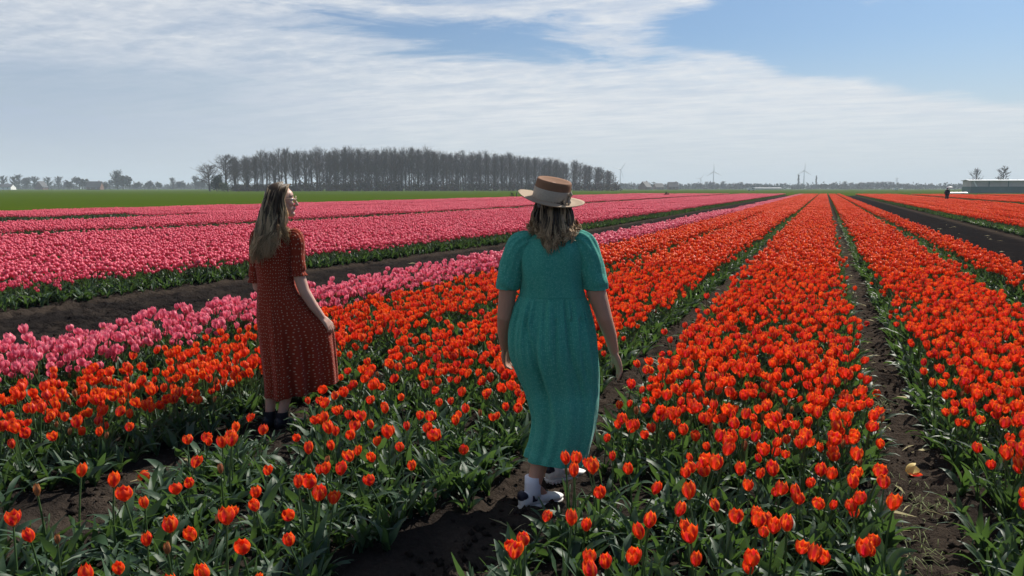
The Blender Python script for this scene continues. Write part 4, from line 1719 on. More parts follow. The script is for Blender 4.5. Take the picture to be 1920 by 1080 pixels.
# ---- woman in the green dress
def woman_green():
    rg = np.random.default_rng(3)
    W = empty('person', (-1.262, 3.698, 0), R_(18.84))
    tag(W, 'woman in green dress and straw hat walking away through the tulips', 'person')
    b = MB()
    # torso, hips, neck, head
    b.capsule([V3(-.012, 0, .88), V3(-.015, .005, 1.02), V3(-.018, .01, 1.15), V3(-.018, .01, 1.28), V3(-.015, .01, 1.36)], [.115, .105, .105, .105, .07], 16)
    b.ellipsoid((-.015, 0, .86), (.165, .115, .13))
    b.ellipsoid((-.016, 0, 1.27), (.14, .095, .13))
    b.capsule([V3(-.185, .0, 1.365), V3(-.015, .01, 1.385), V3(.150, .0, 1.365)], [.05, .055, .05], 12)
    b.capsule([V3(-.015, .012, 1.36), V3(-.014, .022, 1.47)], [.055, .050], 14)
    b.ellipsoid((-.014, .035, 1.575), (.073, .092, .108))
    b.ellipsoid((-.014, .075, 1.515), (.052, .055, .065))
    b.capsule([V3(-.014, .122, 1.575), V3(-.014, .136, 1.545)], [.011, .014], 8)
    # arms
    b.capsule([V3(-.190, 0, 1.355), V3(-.238, -.010, 1.14), V3(-.255, 0, .99), V3(-.262, .05, .90), V3(-.262, .095, .815)], [.050, .047, .041, .037, .026], 14)
    b.capsule([V3(.155, 0, 1.355), V3(.212, -.02, 1.13), V3(.256, -.025, .99), V3(.287, -.005, .90), V3(.308, .01, .815)], [.052, .050, .040, .034, .0255], 14)
    hand(b, V3(-.262, .100, .812), V3(.02, .35, -1), V3(.35, 1, .1), V3(-1, .2, 0), .92, 30)
    hand(b, V3(.308, .012, .812), V3(.36, .02, -1), V3(-.4, 1, .1), V3(.7, -.75, .1), .95, 22, 12)
    # legs
    kL, aL = V3(-.010, -.025, .49), V3(-.106, -.085, .085)
    kR, aR = V3(.045, .10, .48), V3(.020, .255, .085)
    for hip, k_, a_ in ((V3(-.070, 0, .82), kL, aL), (V3(.065, .01, .82), kR, aR)):
        mid = k_ * .62 + a_ * .38 + V3(0, -.008, 0)
        low = k_ * .28 + a_ * .72
        b.capsule([hip, k_ * .5 + hip * .5, k_, mid, low, a_ + V3(0, 0, .025)], [.085, .070, .050, .053, .043, .037], 14)
        b.capsule([a_ + V3(0, 0, .03), a_ + V3(.05, .035, -.03)], [.036, .03], 10)
    fuse(b, 'body', M['skin_tan'], W, .0045, 6)
    # dress: rows are z, left, right, back depth, front depth, centre y
    tab = [(.252, -.150, .172, .175, .240, .0), (.33, -.130, .200, .170, .220, .0), (.44, -.112, .222, .165, .19, .0), (.526, -.126, .229, .160, .17, .0),
           (.611, -.154, .231, .158, .15, .01), (.696, -.191, .230, .163, .15, .005), (.781, -.224, .223, .172, .15, 0), (.865, -.236, .214, .172, .15, 0),
           (.949, -.228, .199, .158, .15, 0), (1.033, -.206, .176, .138, .14, 0), (1.10, -.184, .157, .126, .135, 0), (1.118, -.181, .155, .124, .135, 0),
           (1.171, -.180, .150, .122, .14, 0), (1.253, -.180, .146, .120, .14, 0), (1.335, -.186, .156, .112, .12, .005), (1.385, -.172, .142, .090, .09, .008),
           (1.418, -.125, .096, .072, .075, .012), (1.432, -.075, .047, .062, .062, .015)]
    rows = resample(tab, 130)
    NS = 320
    rings = []
    ph = rg.uniform(0, 6.28, 8)
    for (z, l, r, bk, fr, cy) in rows:
        cx, a = (l + r) / 2, (r - l) / 2
        ring = []
        sk = min(1, max(0, (1.105 - z) / .10))               # below the waist seam
        low = min(1, max(0, (1.0 - z) / .6))
        gath = sk * math.exp(-max(0, 1.09 - z) / .17)
        bod = 1 - sk
        for k in range(NS):
            th = 2 * math.pi * k / NS
            ct, st = math.cos(th), math.sin(th)
            bb = bk if st < 0 else fr
            p = 2.25
            xx = a * np.sign(ct) * abs(ct) ** (2 / p)
            yy = bb * np.sign(st) * abs(st) ** (2 / p)
            g_ = .0085 * gath * (math.sin(27 * th + ph[0] + .5 * math.sin(6 * th)) + .7 * math.sin(39 * th + ph[1]))
            f_ = low * (.011 * math.sin(7 * th + ph[2] + z * 2.2) + .009 * math.sin(11 * th + ph[3] - z * 1.5) + .006 * math.sin(17 * th + ph[4] + .8 * math.sin(z * 5)))
            f_ *= 1 - .55 * min(1, max(0, (.62 - z) / .3))
            f_ += sk * .006 * math.sin(9 * th + ph[6]) * min(1, max(.3, (z - .2) / .5))
            # creases under the arms and across the back
            f_ += bod * (.0055 * math.sin(26 * z + 3.0 * ct + ph[5]) * abs(ct) + .0035 * math.sin(9 * th + 8 * z + ph[7]))
            # bottom dip on the back and the diagonal fold of the striding leg
            if st < 0 and z < 1.0:
                dd = xx + .055 + .035 * math.sin((z - .45) * 5.2)
                amp = sk * min(1, (1.02 - z) / .2) * min(1, max(0, (z - .48) / .22))
                f_ += amp * (-.016 * math.exp(-(dd / .011) ** 2) + .008 * math.exp(-((dd - .028) / .022) ** 2))
                for fx_, fs_, fa_ in ((-.13, .10, .010), (.03, -.06, .009), (.09, .03, .010)):
                    dd = xx - fx_ - (1.05 - z) * fs_
                    f_ += fa_ * sk * (-math.exp(-(dd / .009) ** 2) + .5 * math.exp(-((dd - .02) / .016) ** 2)) * min(1, max(0, (z - .66) / .2))
                rf = (xx - .150 - (.9 - z) * .02) / .014
                f_ -= .012 * sk * math.exp(-rf * rf) * min(1, max(0, (z - .30) / .2))
                rf = (xx - .105 - (.9 - z) * .02) / .010
                f_ -= .012 * sk * math.exp(-rf * rf) * min(1, max(0, (z - .5) / .2))
            n = math.hypot(xx, yy) + 1e-6
            s_ = 1 + (g_ + f_) / n
            zz = z - (.012 * ct if z < .3 else 0) + (.003 * math.sin(3 * th) if z < .28 else 0)
            ring.append((cx + xx * s_, cy + yy * s_, zz))
        rings.append(ring)
    d = MB()
    d.loft(rings, cap=False, cloth_u=np.tile(np.arange(NS) / NS * 1.25, len(rings)), cloth_v=np.repeat(rows[:, 0], NS))
    dress = d.build('dress', M['green_dress'], W)
    sd = dress.modifiers.new('thick', 'SOLIDIFY'); sd.thickness = .002; sd.offset = -1
    mb = MB()
    seam = int(np.argmin(np.abs(rows[:, 0] - 1.108)))
    mb.tube([np.array(rings[seam][k % NS]) * V3(1, 1, 1) for k in range(0, NS + 1, 8)], .0028, 5, False); mb.build('waist_seam', M['green_dress'], dress)
    mb = MB()
    mb.tube([np.array(rings[0][k % NS]) for k in range(0, NS + 1, 4)], .0035, 5, False); mb.build('hem', M['green_dress'], dress)
    for side in (-1, 1):
        if side < 0:
            path = [(-.112, .004, 1.384), (-.140, .002, 1.380), (-.168, .0, 1.360), (-.190, -.002, 1.325), (-.210, -.004, 1.27), (-.224, -.006, 1.21), (-.236, -.008, 1.165), (-.242, -.008, 1.146), (-.243, -.008, 1.138)]
        else:
            path = [(.084, .004, 1.386), (.112, .002, 1.386), (.138, 0, 1.366), (.158, -.004, 1.325), (.177, -.008, 1.27), (.194, -.012, 1.21), (.208, -.016, 1.168), (.214, -.017, 1.148), (.215, -.017, 1.140)]
        rad = [.046, .060, .070, .072, .069, .066, .065, .057, .056]
        P = resample(path, 30)
        Rr = np.interp(np.linspace(0, 8, 30), range(9), rad)
        fd = np.interp(np.linspace(0, 1, 30), [0, .15, .4, .6, .85, 1], [.6, 1, .55, .3, .5, .9])
        mb = MB(); mb.loft(tube_sleeve(P, Rr, 64, .046, 13, fd, 5 + side), cap=False, cloth_u=np.tile(np.arange(64) / 64 * .39, 30), cloth_v=np.repeat(np.arange(30) * .009, 64))
        sl = mb.build('sleeve', M['green_dress'], dress)
        sm = sl.modifiers.new('thick', 'SOLIDIFY'); sm.thickness = .002; sm.offset = -1
        mb = MB()
    # hair: shoulder-length waves below the hat
    h = MB()
    hc = V3(-.014, .03, 1.57)
    h.ellipsoid((-.014, .012, 1.545), (.086, .098, .105), nu=20, nv=12)
    h.a.setdefault('along', [np.zeros(h.n)]); h.a.setdefault('tint', [np.zeros(h.n)])
    for c_ in range(88):
        az0 = rg.uniform(-205, 25)
        z00, lay0, zj, flj, tint, ph_, fq, wv = rg.uniform(1.56, 1.625), rg.uniform(0, .018), rg.uniform(-.03, .05), rg.uniform(-.10, .12), rg.random(), rg.uniform(0, 6.28, 3), rg.uniform(1.0, 2.0), rg.uniform(.006, .017)
        ex, ey = rg.normal(0, .010, 2)
        for m_ in range(13):
            az = az0 + rg.normal(0, 2.2)
            ca, sa = math.cos(R_(az)), math.sin(R_(az))
            lay = lay0 + rg.uniform(0, .006)
            r1x, r1y = .083 + lay, .096 + lay
            p0 = V3(hc[0] + .075 * ca, .02 + .085 * sa, z00)
            p1 = V3(hc[0] + r1x * ca, .015 + r1y * sa, 1.54)
            side = abs(ca) ** 1.5
            zend = 1.372 + .085 * side + zj + rg.normal(0, .010)
            if ca > .6: zend -= .02
            fl = 1.04 + .24 * side + flj
            p2 = V3(hc[0] + r1x * 1.08 * ca, .010 + (r1y * 1.03) * sa, 1.47)
            xe = hc[0] + .098 * ca * fl
            if ca < -.5: xe += .012
            p3 = V3(xe + ex * .6 + rg.normal(0, .003), -.005 + .100 * sa * min(fl, 1.1), (zend + 1.43) / 2)
            p4 = V3(xe * .92 + ex + rg.normal(0, .005), -.012 + .105 * sa * min(fl, 1.06) + ey * .5, zend)
            strand(h, [p0, p1, p2, p3, p4], rg.uniform(.0014, .0028), rg, min(1, max(0, tint + rg.normal(0, .12))), wv, fq, 3, ph_)
    h.build('hair', M['hair_brown'], W)
    straw_hat(W, V3(-.022, .022, 1.592), R_(9), R_(10.5))
    # socks and sneakers
    fd = V3(.80, .60, 0)
    for a_, heel, pit in ((aL, V3(-.165, -.130, .0), 0.0), (aR, V3(-.032, .225, .012), .05)):
        mb = MB()
        mb.tube([a_ + V3(0, 0, .085), a_ + V3(0, 0, .05), a_ + V3(.0, .0, .01), a_ + V3(.01, .0, -.03)], [.0415, .042, .043, .036], 18)
        mb.build('sock', M['sock'], W)
        sneaker(W, heel, fd, pit)
    return W


woman_green()


# ---- woman in the red dress
def woman_red():
    rg = np.random.default_rng(9)
    W = empty('person', (-3.419, 4.138, 0), R_(39.57))
    tag(W, 'woman in dotted dark red dress with long blond hair lifting her skirt', 'person')
    b = MB()
    b.capsule([V3(.05, 0, .88), V3(.035, .0, 1.02), V3(.035, 0, 1.14), V3(.05, 0, 1.26), V3(.055, .005, 1.34)], [.105, .088, .09, .092, .06], 16)
    b.ellipsoid((.055, 0, .87), (.125, .12, .12))
    b.capsule([V3(-.075, .06, 1.325), V3(.055, .005, 1.355), V3(.165, -.06, 1.325)], [.045, .052, .045], 12)
    b.capsule([V3(.058, .008, 1.33), V3(.072, .012, 1.47)], [.048, .046], 14)
    # head in profile, looking to the right
    hc = V3(.072, .015, 1.578)
    b.ellipsoid(hc + V3(-.006, 0, .012), (.092, .075, .095))
    b.ellipsoid(hc + V3(.035, 0, -.045), (.055, .056, .070))
    b.ellipsoid(hc + V3(.064, 0, .02), (.028, .050, .042))            # brow and forehead
    b.capsule([hc + V3(.090, 0, .004), hc + V3(.108, 0, -.022), hc + V3(.116, 0, -.036)], [.008, .0095, .0105], 8)
    b.ellipsoid(hc + V3(.104, 0, -.040), (.012, .016, .008))
    b.ellipsoid(hc + V3(.087, 0, -.064), (.017, .022, .016))          # mouth mound
    b.ellipsoid(hc + V3(.082, 0, -.098), (.018, .022, .016))          # chin
    b.capsule([hc + V3(.078, 0, -.104), hc + V3(.03, .0, -.085), hc + V3(-.01, 0, -.06)], [.018, .030, .04], 10)
    for s in (-1, 1):
        b.ellipsoid(hc + V3(.066, s * .034, -.028), (.026, .020, .022))   # cheek
        b.ellipsoid(hc + V3(-.008, s * .075, -.012), (.020, .008, .030))  # ear
    # right arm reaches down and holds the skirt out, left arm hangs behind
    b.capsule([V3(.165, -.060, 1.315), V3(.176, -.075, 1.08), V3(.208, -.08, .965), V3(.262, -.075, .865), V3(.318, -.065, .782)], [.043, .040, .037, .033, .024], 14)
    b.capsule([V3(-.078, .06, 1.315), V3(-.095, .07, 1.10), V3(-.088, .085, .985), V3(-.02, .17, .92), V3(.05, .22, .87)], [.042, .038, .034, .030, .023], 14)
    hand(b, V3(.318, -.066, .782), V3(.62, .02, -.80), V3(.6, .75, .5), V3(.35, -.9, .35), .92, 36, 7, 30)
    hand(b, V3(.05, .22, .87), V3(.6, .5, -.6), V3(.3, .2, .9), V3(-.4, .8, .2), .88, 35)
    kL, aL = V3(-.005, .04, .46), V3(-.045, .03, .115)
    kR, aR = V3(.125, .0, .45), V3(.035, -.02, .115)
    for hip, k_, a_ in ((V3(-.0, .02, .82), kL, aL), (V3(.105, 0, .82), kR, aR)):
        mid = k_ * .66 + a_ * .34 + V3(-.004, 0, 0)
        low = k_ * .25 + a_ * .75
        b.capsule([hip, hip * .5 + k_ * .5, k_, mid, low, a_], [.078, .066, .050, .050, .036, .031], 14)
        b.capsule([a_, a_ + V3(0, 0, -.07)], [.031, .03], 10)
    fuse(b, 'body', M['skin_fair'], W, .0042, 5)
    # face
    for s in (-1, 1):
        mb = MB(); mb.ellipsoid(hc + V3(.0795, s * .031, -.002), (.0115, .0125, .0105), nu=12, nv=8)
        e = mb.build('eye', M['eye_white'], W)
        mb = MB(); mb.ellipsoid(hc + V3(.0868, s * .0315, -.002), (.0048, .0055, .0055), nu=10, nv=6); mb.build('iris', M['navy'], e)
        mb = MB(); mb.tube([hc + V3(.087, s * .014, .020), hc + V3(.087, s * .030, .025), hc + V3(.076, s * .046, .020)], [.003, .0035, .002], 6); mb.build('eyebrow', M['hair_blond'], W)
    mb = MB()
    mb.ellipsoid(hc + V3(.1005, 0, -.060), (.006, .018, .0045), nu=10, nv=6); mb.ellipsoid(hc + V3(.0985, 0, -.069), (.0065, .017, .0050), nu=10, nv=6)
    mb.build('lips', M['lip'], W)
    # eyeglasses
    gls = MB()
    for s in (-1, 1):
        cc = hc + V3(.108, s * .034, -.004)
        ringp = [cc + V3(-.006 * math.cos(a) * s * 0 - abs(math.cos(a)) * .003, .026 * math.cos(a), .024 * math.sin(a)) for a in np.linspace(0, 2 * math.pi, 25)]
        gls.tube(ringp, .0016, 6, False)
        gls.tube([cc + V3(-.004, s * .026, .006), hc + V3(.05, s * .078, .004), hc + V3(-.010, s * .080, .0)], .0013, 5)
    gls.tube([hc + V3(.108, -.009, .0), hc + V3(.113, 0, .004), hc + V3(.108, .009, .0)], .0015, 6)
    gl = gls.build('eyeglasses', M['wire'], W)
    for s in (-1, 1):
        cc = hc + V3(.107, s * .034, -.004)
        mb = MB(); A = [cc + V3(0, .0255 * math.cos(a), .0235 * math.sin(a)) for a in np.linspace(0, 2 * math.pi, 24, endpoint=False)]
        mb.loft([A, [p + V3(.0012, 0, 0) for p in A]]); mb.build('lens', M['lens'], gl)
    # dress: z, left, right, back depth, front depth, centre x, centre y
    tab = [(.300, -.072, .424, .150, .175, .06, .015), (.36, -.071, .425, .150, .170, .06, .012), (.45, -.076, .421, .150, .165, .06, .01), (.56, -.086, .414, .150, .16, .06, .005),
           (.66, -.095, .405, .150, .155, .055, 0), (.725, -.100, .385, .150, .15, .055, 0), (.77, -.102, .335, .148, .15, .05, 0), (.83, -.102, .272, .145, .145, .045, 0), (.90, -.098, .220, .138, .14, .04, 0), (.96, -.094, .178, .128, .13, .038, 0),
           (1.02, -.091, .156, .118, .12, .035, 0), (1.05, -.091, .152, .115, .12, .035, 0), (1.13, -.096, .158, .118, .125, .038, 0), (1.22, -.098, .168, .118, .125, .045, 0), (1.30, -.093, .180, .108, .11, .05, 0),
           (1.345, -.070, .165, .085, .085, .055, .002), (1.37, -.028, .135, .068, .068, .06, .004), (1.385, .008, .112, .054, .054, .062, .006)]
    rows = resample(tab, 92)
    NS = 180
    ph = rg.uniform(0, 6.28, 8)
    rings = []
    for (z, l, r, bk, fr, cx, cy) in rows:
        ring = []
        sk = min(1, max(0, (1.05 - z) / .10))
        low = min(1, max(0, (1.0 - z) / .55))
        ext = max(0, (r - cx) - .15)
        for k in range(NS):
            th = 2 * math.pi * k / NS
            ct, st = math.cos(th), math.sin(th)
            bb = bk if st < 0 else fr
            a = (r - cx) if ct > 0 else (cx - l)
            xx = a * np.sign(ct) * abs(ct) ** (1 / 1.08)
            w = max(0.0, ct) ** 1.1
            yy = bb * np.sign(st) * abs(st) ** .92 * (1 - .38 * w * min(1, ext / .2))
            f_ = low * (.012 * math.sin(6 * th + ph[0] + z * 1.3) + .009 * math.sin(10 * th + ph[1]) + .005 * math.sin(17 * th + ph[2] - z))
            # deep hanging folds where the cloth is pulled to the right
            if ct > 0 and z < .80:
                f_ += .028 * min(1, ext / .2) * math.sin(xx * 58 + z * 5.0) * min(1, (.80 - z) / .25) * (1 if st < 0 else .7)
            gath = sk * math.exp(-max(0, 1.04 - z) / .15)
            f_ += .003 * gath * math.sin(38 * th + ph[3]) + (1 - sk) * .004 * math.sin(22 * z + 3 * ct + ph[4])
            n = math.hypot(xx, yy) + 1e-6
            s_ = f_ / n
            lift = 0.0
            if z < .75:
                # the hem rises towards the lifted side
                lift = (-.055 + .075 * max(0, (xx + .02) / .40) ** 1.4) * min(1, (.75 - z) / .45)
                if .04 < xx < .16: lift += 0
            ring.append((cx + xx * (1 + s_ * .25), cy + yy + np.sign(yy) * abs(st) * f_, z + lift + (.006 * math.sin(7 * th) if z < .33 else 0)))
        rings.append(ring)
    d = MB(); d.loft(rings, cap=False, cloth_u=np.tile(np.arange(NS) / NS * 1.15, len(rings)), cloth_v=np.repeat(rows[:, 0], NS))
    dress = d.build('dress', M['red_dress'], W)
    sd = dress.modifiers.new('thick', 'SOLIDIFY'); sd.thickness = .0015; sd.offset = -1
    mb = MB(); mb.tube([np.array(rings[0][k % NS]) for k in range(0, NS + 1, 2)], .003, 5, False); mb.build('hem', M['red_dress'], dress)
    seam = int(np.argmin(np.abs(rows[:, 0] - 1.045)))
    mb = MB(); mb.tube([np.array(rings[seam][k % NS]) for k in range(0, NS + 1, 4)], .0025, 5, False); mb.build('waist_seam', M['red_dress'], dress)
    paths = {1: ([(.135, -.045, 1.338), (.158, -.056, 1.335), (.168, -.062, 1.30), (.170, -.066, 1.24), (.173, -.070, 1.17), (.176, -.074, 1.115), (.177, -.075, 1.095), (.178, -.076, 1.070)],
                 [.044, .052, .056, .052, .049, .050, .043, .054]),
             -1: ([(-.045, .05, 1.338), (-.068, .058, 1.335), (-.078, .064, 1.30), (-.084, .068, 1.22), (-.092, .072, 1.14), (-.098, .075, 1.075), (-.099, .076, 1.05), (-.100, .078, 1.02)],
                  [.044, .050, .054, .050, .046, .046, .041, .050])}
    for side, (path, rad) in paths.items():
        P = resample(path, 30)
        Rr = np.interp(np.linspace(0, 7, 30), range(8), rad)
        fd_ = np.interp(np.linspace(0, 1, 30), [0, .15, .4, .6, .85, 1], [.5, .8, .3, .25, .8, 1.6])
        mb = MB(); mb.loft(tube_sleeve(P, Rr, 60, .045, 13, fd_, 9 + side), cap=False, cloth_u=np.tile(np.arange(60) / 60 * .33, 30), cloth_v=np.repeat(np.arange(30) * .0095, 60))
        sl = mb.build('sleeve', M['red_dress'], dress)
        sm = sl.modifiers.new('thick', 'SOLIDIFY'); sm.thickness = .0015; sm.offset = -1
    # long wavy hair down the back
    h = MB()
    h.ellipsoid(hc + V3(-.016, 0, .016), (.079, .077, .093), nu=20, nv=12)
    h.a.setdefault('along', [np.zeros(h.n)]); h.a.setdefault('tint', [np.zeros(h.n)])
    for c_ in range(120):
        # locks start along the parting, fall over the side of the head and down the back
        s = 1 if rg.random() < .32 else -1                 # -1: the side towards the camera
        t0, lay0, u0, tint, ph_, fq, wv = rg.random(), rg.uniform(0, .016), rg.random(), rg.random(), rg.uniform(0, 6.28, 3), rg.uniform(1.2, 2.4), rg.uniform(.010, .027)
        zj, exj, eyj = rg.uniform(-.03, .07), rg.normal(0, .012), rg.normal(0, .010)
        for m_ in range(12):
            t = min(1, max(0, t0 + rg.normal(0, .02)))
            x0 = .060 - .135 * t + rg.normal(0, .003)
            p0 = hc + V3(x0 + .010, s * .004, .115 - .050 * max(0, t - .45) - .016 * (x0 > .02))
            back = t ** .8
            lay = lay0 + rg.uniform(0, .005)
            p1 = hc + V3(x0 * .95 - .004, s * (.056 + lay), .098 - .045 * back)
            p2 = hc + V3(.040 - .140 * back - lay * .5, s * (.088 + lay) * (1 - .25 * back), .018 - .03 * back)
            p3 = hc + V3(.046 - .172 * back, s * (.088 + lay) * (1 - .30 * back), -.075 - .02 * back)
            u = u0 if s < 0 else .5 + .5 * u0
            xe = .075 - .190 * (back * .75 + u * .25) + exj + rg.normal(0, .006)
            ze = 1.19 + .10 * (1 - back) + abs(xe + .01) * .12 + zj + rg.normal(0, .012)
            if t0 < .28 and s < 0:
                xe = .112 + exj + rg.normal(0, .006); ze = 1.335 + zj + rg.normal(0, .01)
            p4 = V3(hc[0] + (.030 - .150 * back) * .75 + (xe - .05) * .35, -.085 * (1 if s < 0 else .55) - .035 * (1 - abs(back - .5)), 1.40)
            p5 = V3(xe * .85, -.135 + eyj + .05 * (xe > .08), 1.30 if ze < 1.26 else (ze + 1.40) / 2)
            p6 = V3(xe, -.140 + eyj + .04 * (xe > .08), ze)
            strand(h, [p0, p1, p2, p3, p4, p5, p6], rg.uniform(.0014, .0030), rg, min(1, max(0, tint + rg.normal(0, .12))), wv, fq, 3, ph_)
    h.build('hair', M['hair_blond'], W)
    # ankle boots
    for a_, fdir in ((aL, V3(.55, .83, 0)), (aR, V3(-.25, -.55, 0))):
        f = fdir / np.linalg.norm(fdir)
        f = V3(.75, .65, 0) / np.linalg.norm(V3(.75, .65, 0))
        s = V3(-f[1], f[0], 0)
        heel = V3(a_[0] - f[0] * .045, a_[1] - f[1] * .045, 0)

        def ring(x, w, z0, z1, n=18):
            return [heel + f * x + s * w * math.cos(2 * math.pi * k / n) + V3(0, 0, (z0 + z1) / 2 + (z1 - z0) / 2 * math.sin(2 * math.pi * k / n)) for k in range(n)]
        mb = MB()
        mb.loft([ring(-.012, .018, .02, .08), ring(0, .034, .012, .10), ring(.05, .037, .012, .105), ring(.09, .037, .012, .09), ring(.15, .043, .01, .062), ring(.20, .040, .01, .048), ring(.235, .018, .012, .036)])
        bt = mb.build('boot', M['boot'], W)
        mb = MB()
        N = 20
        mb.loft([[a_ + V3(.043 * math.cos(2 * math.pi * k / N), .045 * math.sin(2 * math.pi * k / N), z) for k in range(N)] for z in (-.06, -.02, .012, .02)], cap=False)
        mb.build('shaft', M['boot'], bt)
        mb = MB(); mb.loft([ring(-.014, .030, 0, .014), ring(.05, .038, 0, .014), ring(.15, .045, 0, .014), ring(.242, .02, 0.0, .014)]); mb.build('sole', M['navy'], bt)
    return W


woman_red()


# ---- figure far off among the tulips, with a pale umbrella
def far_person():
    c = at_view(px(1770), 92)
    W = empty('person', (c[0], c[1], 0), R_(YAW - 20))
    tag(W, 'distant person in dark clothes standing among the orange tulips', 'person')
    b = MB()
    b.capsule([V3(0, 0, .95), V3(0, 0, 1.2), V3(0, 0, 1.38)], [.13, .13, .09], 12)
    b.capsule([V3(-.16, 0, 1.38), V3(.16, 0, 1.38)], [.07, .07], 10)
    b.capsule([V3(0, .01, 1.42), V3(0, .01, 1.5)], [.05, .05], 10)
    b.ellipsoid((0, .02, 1.60), (.075, .09, .11))
    b.capsule([V3(-.19, 0, 1.37), V3(-.25, .02, 1.12), V3(-.20, .16, .95)], [.055, .045, .03], 10)
    b.capsule([V3(.19, 0, 1.37), V3(.24, .02, 1.14), V3(.18, .20, 1.26)], [.055, .045, .03], 10)
    hand(b, V3(-.20, .16, .95), V3(.1, .3, -1), V3(.5, 1, 0), V3(-1, 0, 0), .95)
    hand(b, V3(.18, .20, 1.26), V3(-.1, .5, 1), V3(-1, 0, 0), V3(1, 0, 0), .95, 60)
    for s in (-1, 1):
        b.capsule([V3(s * .09, 0, .92), V3(s * .10, .01, .5), V3(s * .11, -.01, .1)], [.09, .06, .04], 10)
        b.capsule([V3(s * .11, -.02, .05), V3(s * .12, .15, .04)], [.04, .035], 8)
    fuse(b, 'body', M['skin_fair'], W, .01, 4)
    mb = MB()
    N = 24
    el = lambda z, a, bb: [V3(a * math.cos(2 * math.pi * k / N), bb * math.sin(2 * math.pi * k / N), z) for k in range(N)]
    mb.loft([el(.82, .22, .17), el(1.0, .21, .17), el(1.25, .22, .17), el(1.42, .20, .13), el(1.49, .09, .08)])
    jk = mb.build('jacket', M['navy'], W)
    for s in (-1, 1):
        mb = MB(); mb.tube([V3(s * .18, 0, 1.41), V3(s * .25, .02, 1.13), V3(s * .20, .15, .98 if s < 0 else 1.24)], [.075, .065, .05], 12); mb.build('sleeve', M['navy'], jk)
        mb = MB(); mb.tube([V3(s * .09, 0, .95), V3(s * .10, .01, .5), V3(s * .11, -.01, .08)], [.115, .085, .065], 12); mb.build('trouser_leg', M['boot'], W)
    mb = MB(); mb.ellipsoid((0, .005, 1.635), (.085, .095, .09)); mb.build('hair', M['boot'], W)
    U = empty('umbrella', (c[0], c[1], 0), R_(YAW - 20))
    tag(U, 'small white umbrella held by the distant person in dark clothes', 'umbrella')
    mb = MB(); mb.tube([V3(.18, .24, 1.20), V3(.24, .22, 1.74)], .012, 6); mb.build('shaft', M['metal'], U)
    o = V3(.27, .22, 1.76)
    mb = MB()
    prof = [(0.01, .10), (.14, .085), (.28, .04), (.38, -.04), (.37, -.045), (.28, .032), (.14, .078), (.01, .092)]
    mb.loft([[o + V3(r * math.cos(2 * math.pi * k / 16), r * math.sin(2 * math.pi * k / 16), z) for k in range(16)] for r, z in prof], cap=False)
    mb.build('canopy', M['white'], U)


far_person()

# ------------------------------------------------------------------ litter on the paths
lit = np.random.default_rng(31)


def fallen_tulip(xy, rz, label, kind='petal_orange', stem=True, size=1.0):
    t = empty('fallen_tulip', (xy[0], xy[1], .03), rz)
    tag(t, label, 'tulip')
    t.scale = (size,) * 3
    rg2 = np.random.default_rng(int(abs(xy[0] * 100)) + 1)
    mb = MB()
    Rm = np.array(Matrix.Rotation(R_(80), 3, 'Y'))
    for k in range(6):
        V, F, E, U_ = petal_grid(k * 1.047, .030 - .003 * (k % 2), .066, .56, (0, 0), .1, rg2)
        mb.add(V @ Rm.T + V3(0, 0, .026), F, edge=E, up=U_)
    mb.build('flower', M[kind], t)
    if stem:
        mb = MB(); mb.tube([(0, 0, .026), (-.09, .01, .014), (-.20, .0, .008)], .004, 5); mb.build('stem', M['stem'], t)


M['cream_petal'] = simple('cream_petal', (.75, .62, .25), .6, .3, .2, 30, .3)
M['dry'] = simple('dry_stalk', (.42, .37, .20), .8, .2, .25, 20, .2)
fallen_tulip((.50, 9.85), .8, 'single red tulip head lying on the bare path between the beds', stem=True)
fallen_tulip((-7.95, 8.45), 2.6, 'pale stemmed tulip lying on the dark soil lane left of the woman in red', 'petal_pink', True, 1.3)
fallen_tulip((.47, 6.45), 2.2, 'crushed red tulip with pale stems lying on the edge of the bare path')
fallen_tulip((-3.45, 3.0), 1.2, 'fallen tulip head on the soil in the leafy lower left of the photo', stem=False)
# yellow and red broken bloom on the path
t = empty('fallen_petals', (.50, 4.72, .028), .4)
tag(t, 'yellow and red fallen tulip bloom on the bare path at the right', 'tulip')
mb = MB()
rg2 = np.random.default_rng(4)
Rm = np.array(Matrix.Rotation(R_(78), 3, 'Y'))
for k in range(4):
    V, F, E, U_ = petal_grid(k * 1.5, .034, .066, .6, (0, 0), .2, rg2)
    mb.add(V @ Rm.T + V3(0, 0, .03), F)
mb.build('petal', M['cream_petal'], t)
mb = MB()
V, F, E, U_ = petal_grid(5.6, .036, .07, .6, (0, 0), .25, rg2)
mb.add(V @ Rm.T + V3(.01, 0, .032), F, edge=E, up=U_)
mb.build('outer_petal', M['petal_orange'], t)

mb = MB()
for k in range(170):
    y = 3.0 + 26 * lit.random() ** 1.6
    xc = lit.choice([.53, .53, -1.40, -3.40]) + lit.normal(0, .10)
    a = lit.uniform(0, 6.28)
    L = lit.uniform(.03, .11)
    p = V3(float(bend(xc, y)), y, .035)
    dx = V3(math.cos(a), math.sin(a), 0)
    w = V3(-dx[1], dx[0], 0) * lit.uniform(.003, .012)
    mb.add([p - dx * L - w * .2, p + w + V3(0, 0, .012), p + dx * L, p - w + V3(0, 0, .006)], [(0, 3, 2, 1)])
for k in range(60):
    y = lit.uniform(7, 40)
    xc = lit.choice([-8.2, 4.8]) + lit.normal(0, .7)
    a = lit.uniform(0, 6.28); L = lit.uniform(.04, .12)
    p = V3(float(bend(xc, y)), y, -.005)
    dx = V3(math.cos(a), math.sin(a), 0); w = V3(-dx[1], dx[0], 0) * .012
    mb.add([p - dx * L, p + w + V3(0, 0, .02), p + dx * L, p - w + V3(0, 0, .01)], [(0, 3, 2, 1)])
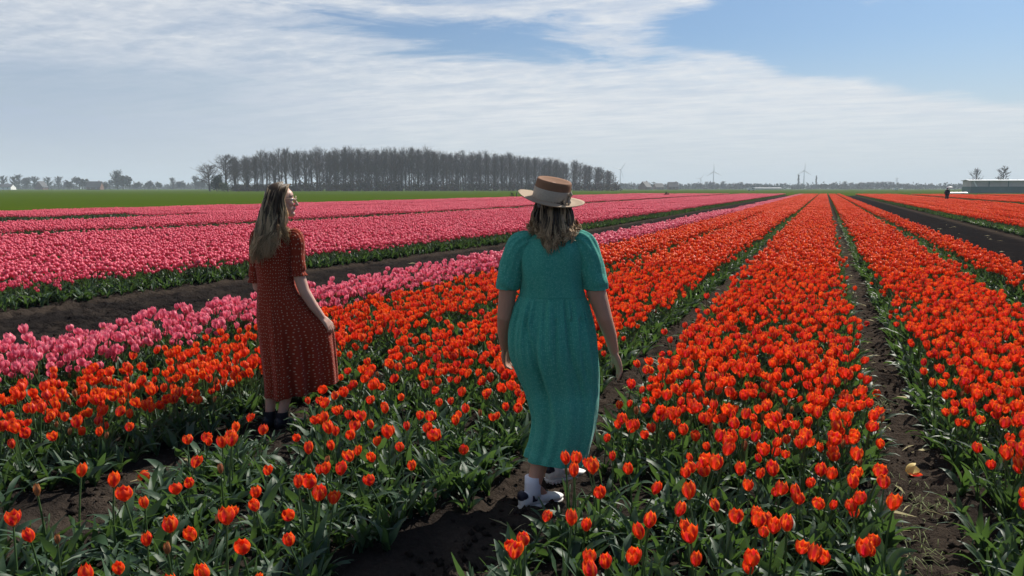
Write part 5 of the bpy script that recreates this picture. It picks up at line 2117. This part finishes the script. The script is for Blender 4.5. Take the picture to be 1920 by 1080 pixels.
tag(mb.build('plant_litter', M['dry']), 'pale dry petals and stalks scattered on the paths', 'litter', kind='stuff')
mb = MB()
for k in range(230):
    cx, cy, sx, sy = [(.56, 4.35, .10, .18), (.52, 3.7, .10, .25), (.42, 6.2, .06, .2)][int(lit.integers(0, 3))]
    p = V3(cx + lit.normal(0, sx), cy + lit.normal(0, sy), .025)
    a = lit.uniform(0, 6.28); L = lit.uniform(.03, .10)
    d1 = V3(math.cos(a), math.sin(a), 0)
    w = V3(-d1[1], d1[0], 0) * .0017
    q = p + d1 * L + V3(0, 0, lit.uniform(0, .03))
    m_ = (p + q) / 2 + V3(0, 0, .02)
    mb.add([p - w, p + w, m_ + w, m_ - w, q], [(0, 1, 2, 3), (3, 2, 4)])
tag(mb.build('grass_tufts', simple('trodden_grass', (.12, .16, .04), .7, .3, .4, 20, .3)), 'trodden yellow green grass blades on the bare path', 'grass', kind='stuff')
mb = MB()
for k in range(2600):
    i_ = lit.integers(0, 4)
    y = 2.6 + 9 * lit.random() ** 1.5
    xc = [.53, -1.40, -3.4, -8.0][i_] + lit.normal(0, [.12, .10, .12, .9][i_])
    r = .004 + .022 * lit.random() ** 2.2
    z = float(ground_z(np.array([xc]), np.array([y]))[0])
    V = np.array([(1, 0, 0), (-1, 0, 0), (0, 1, 0), (0, -1, 0), (0, 0, 1), (0, 0, -.5)]) * r * lit.uniform(.6, 1.3, (6, 1))
    mb.add(V + V3(float(bend(xc, y)), y, z + r * .2), [(0, 2, 4), (2, 1, 4), (1, 3, 4), (3, 0, 4), (2, 0, 5), (1, 2, 5), (3, 1, 5), (0, 3, 5)], damp=.5)
tag(mb.build('soil_clods', M['soil']), 'loose crumbs of soil on the paths', 'soil', kind='stuff')

# ------------------------------------------------------------------ haze
m, g, out = material('haze')
pv = g.node('ShaderNodeVolumePrincipled')
pv.inputs['Color'].default_value = HAZE_COLOR
pv.inputs['Density'].default_value = HAZE_DENSITY
pv.inputs['Anisotropy'].default_value = 0.0
g.l.new(pv.outputs[0], out.inputs['Volume'])
mb = MB(); mb.box((-6200, -3200, -2), (6200, 7200, 116))
hz = mb.build('haze', m, smooth=False)
tag(hz, kind='stuff')
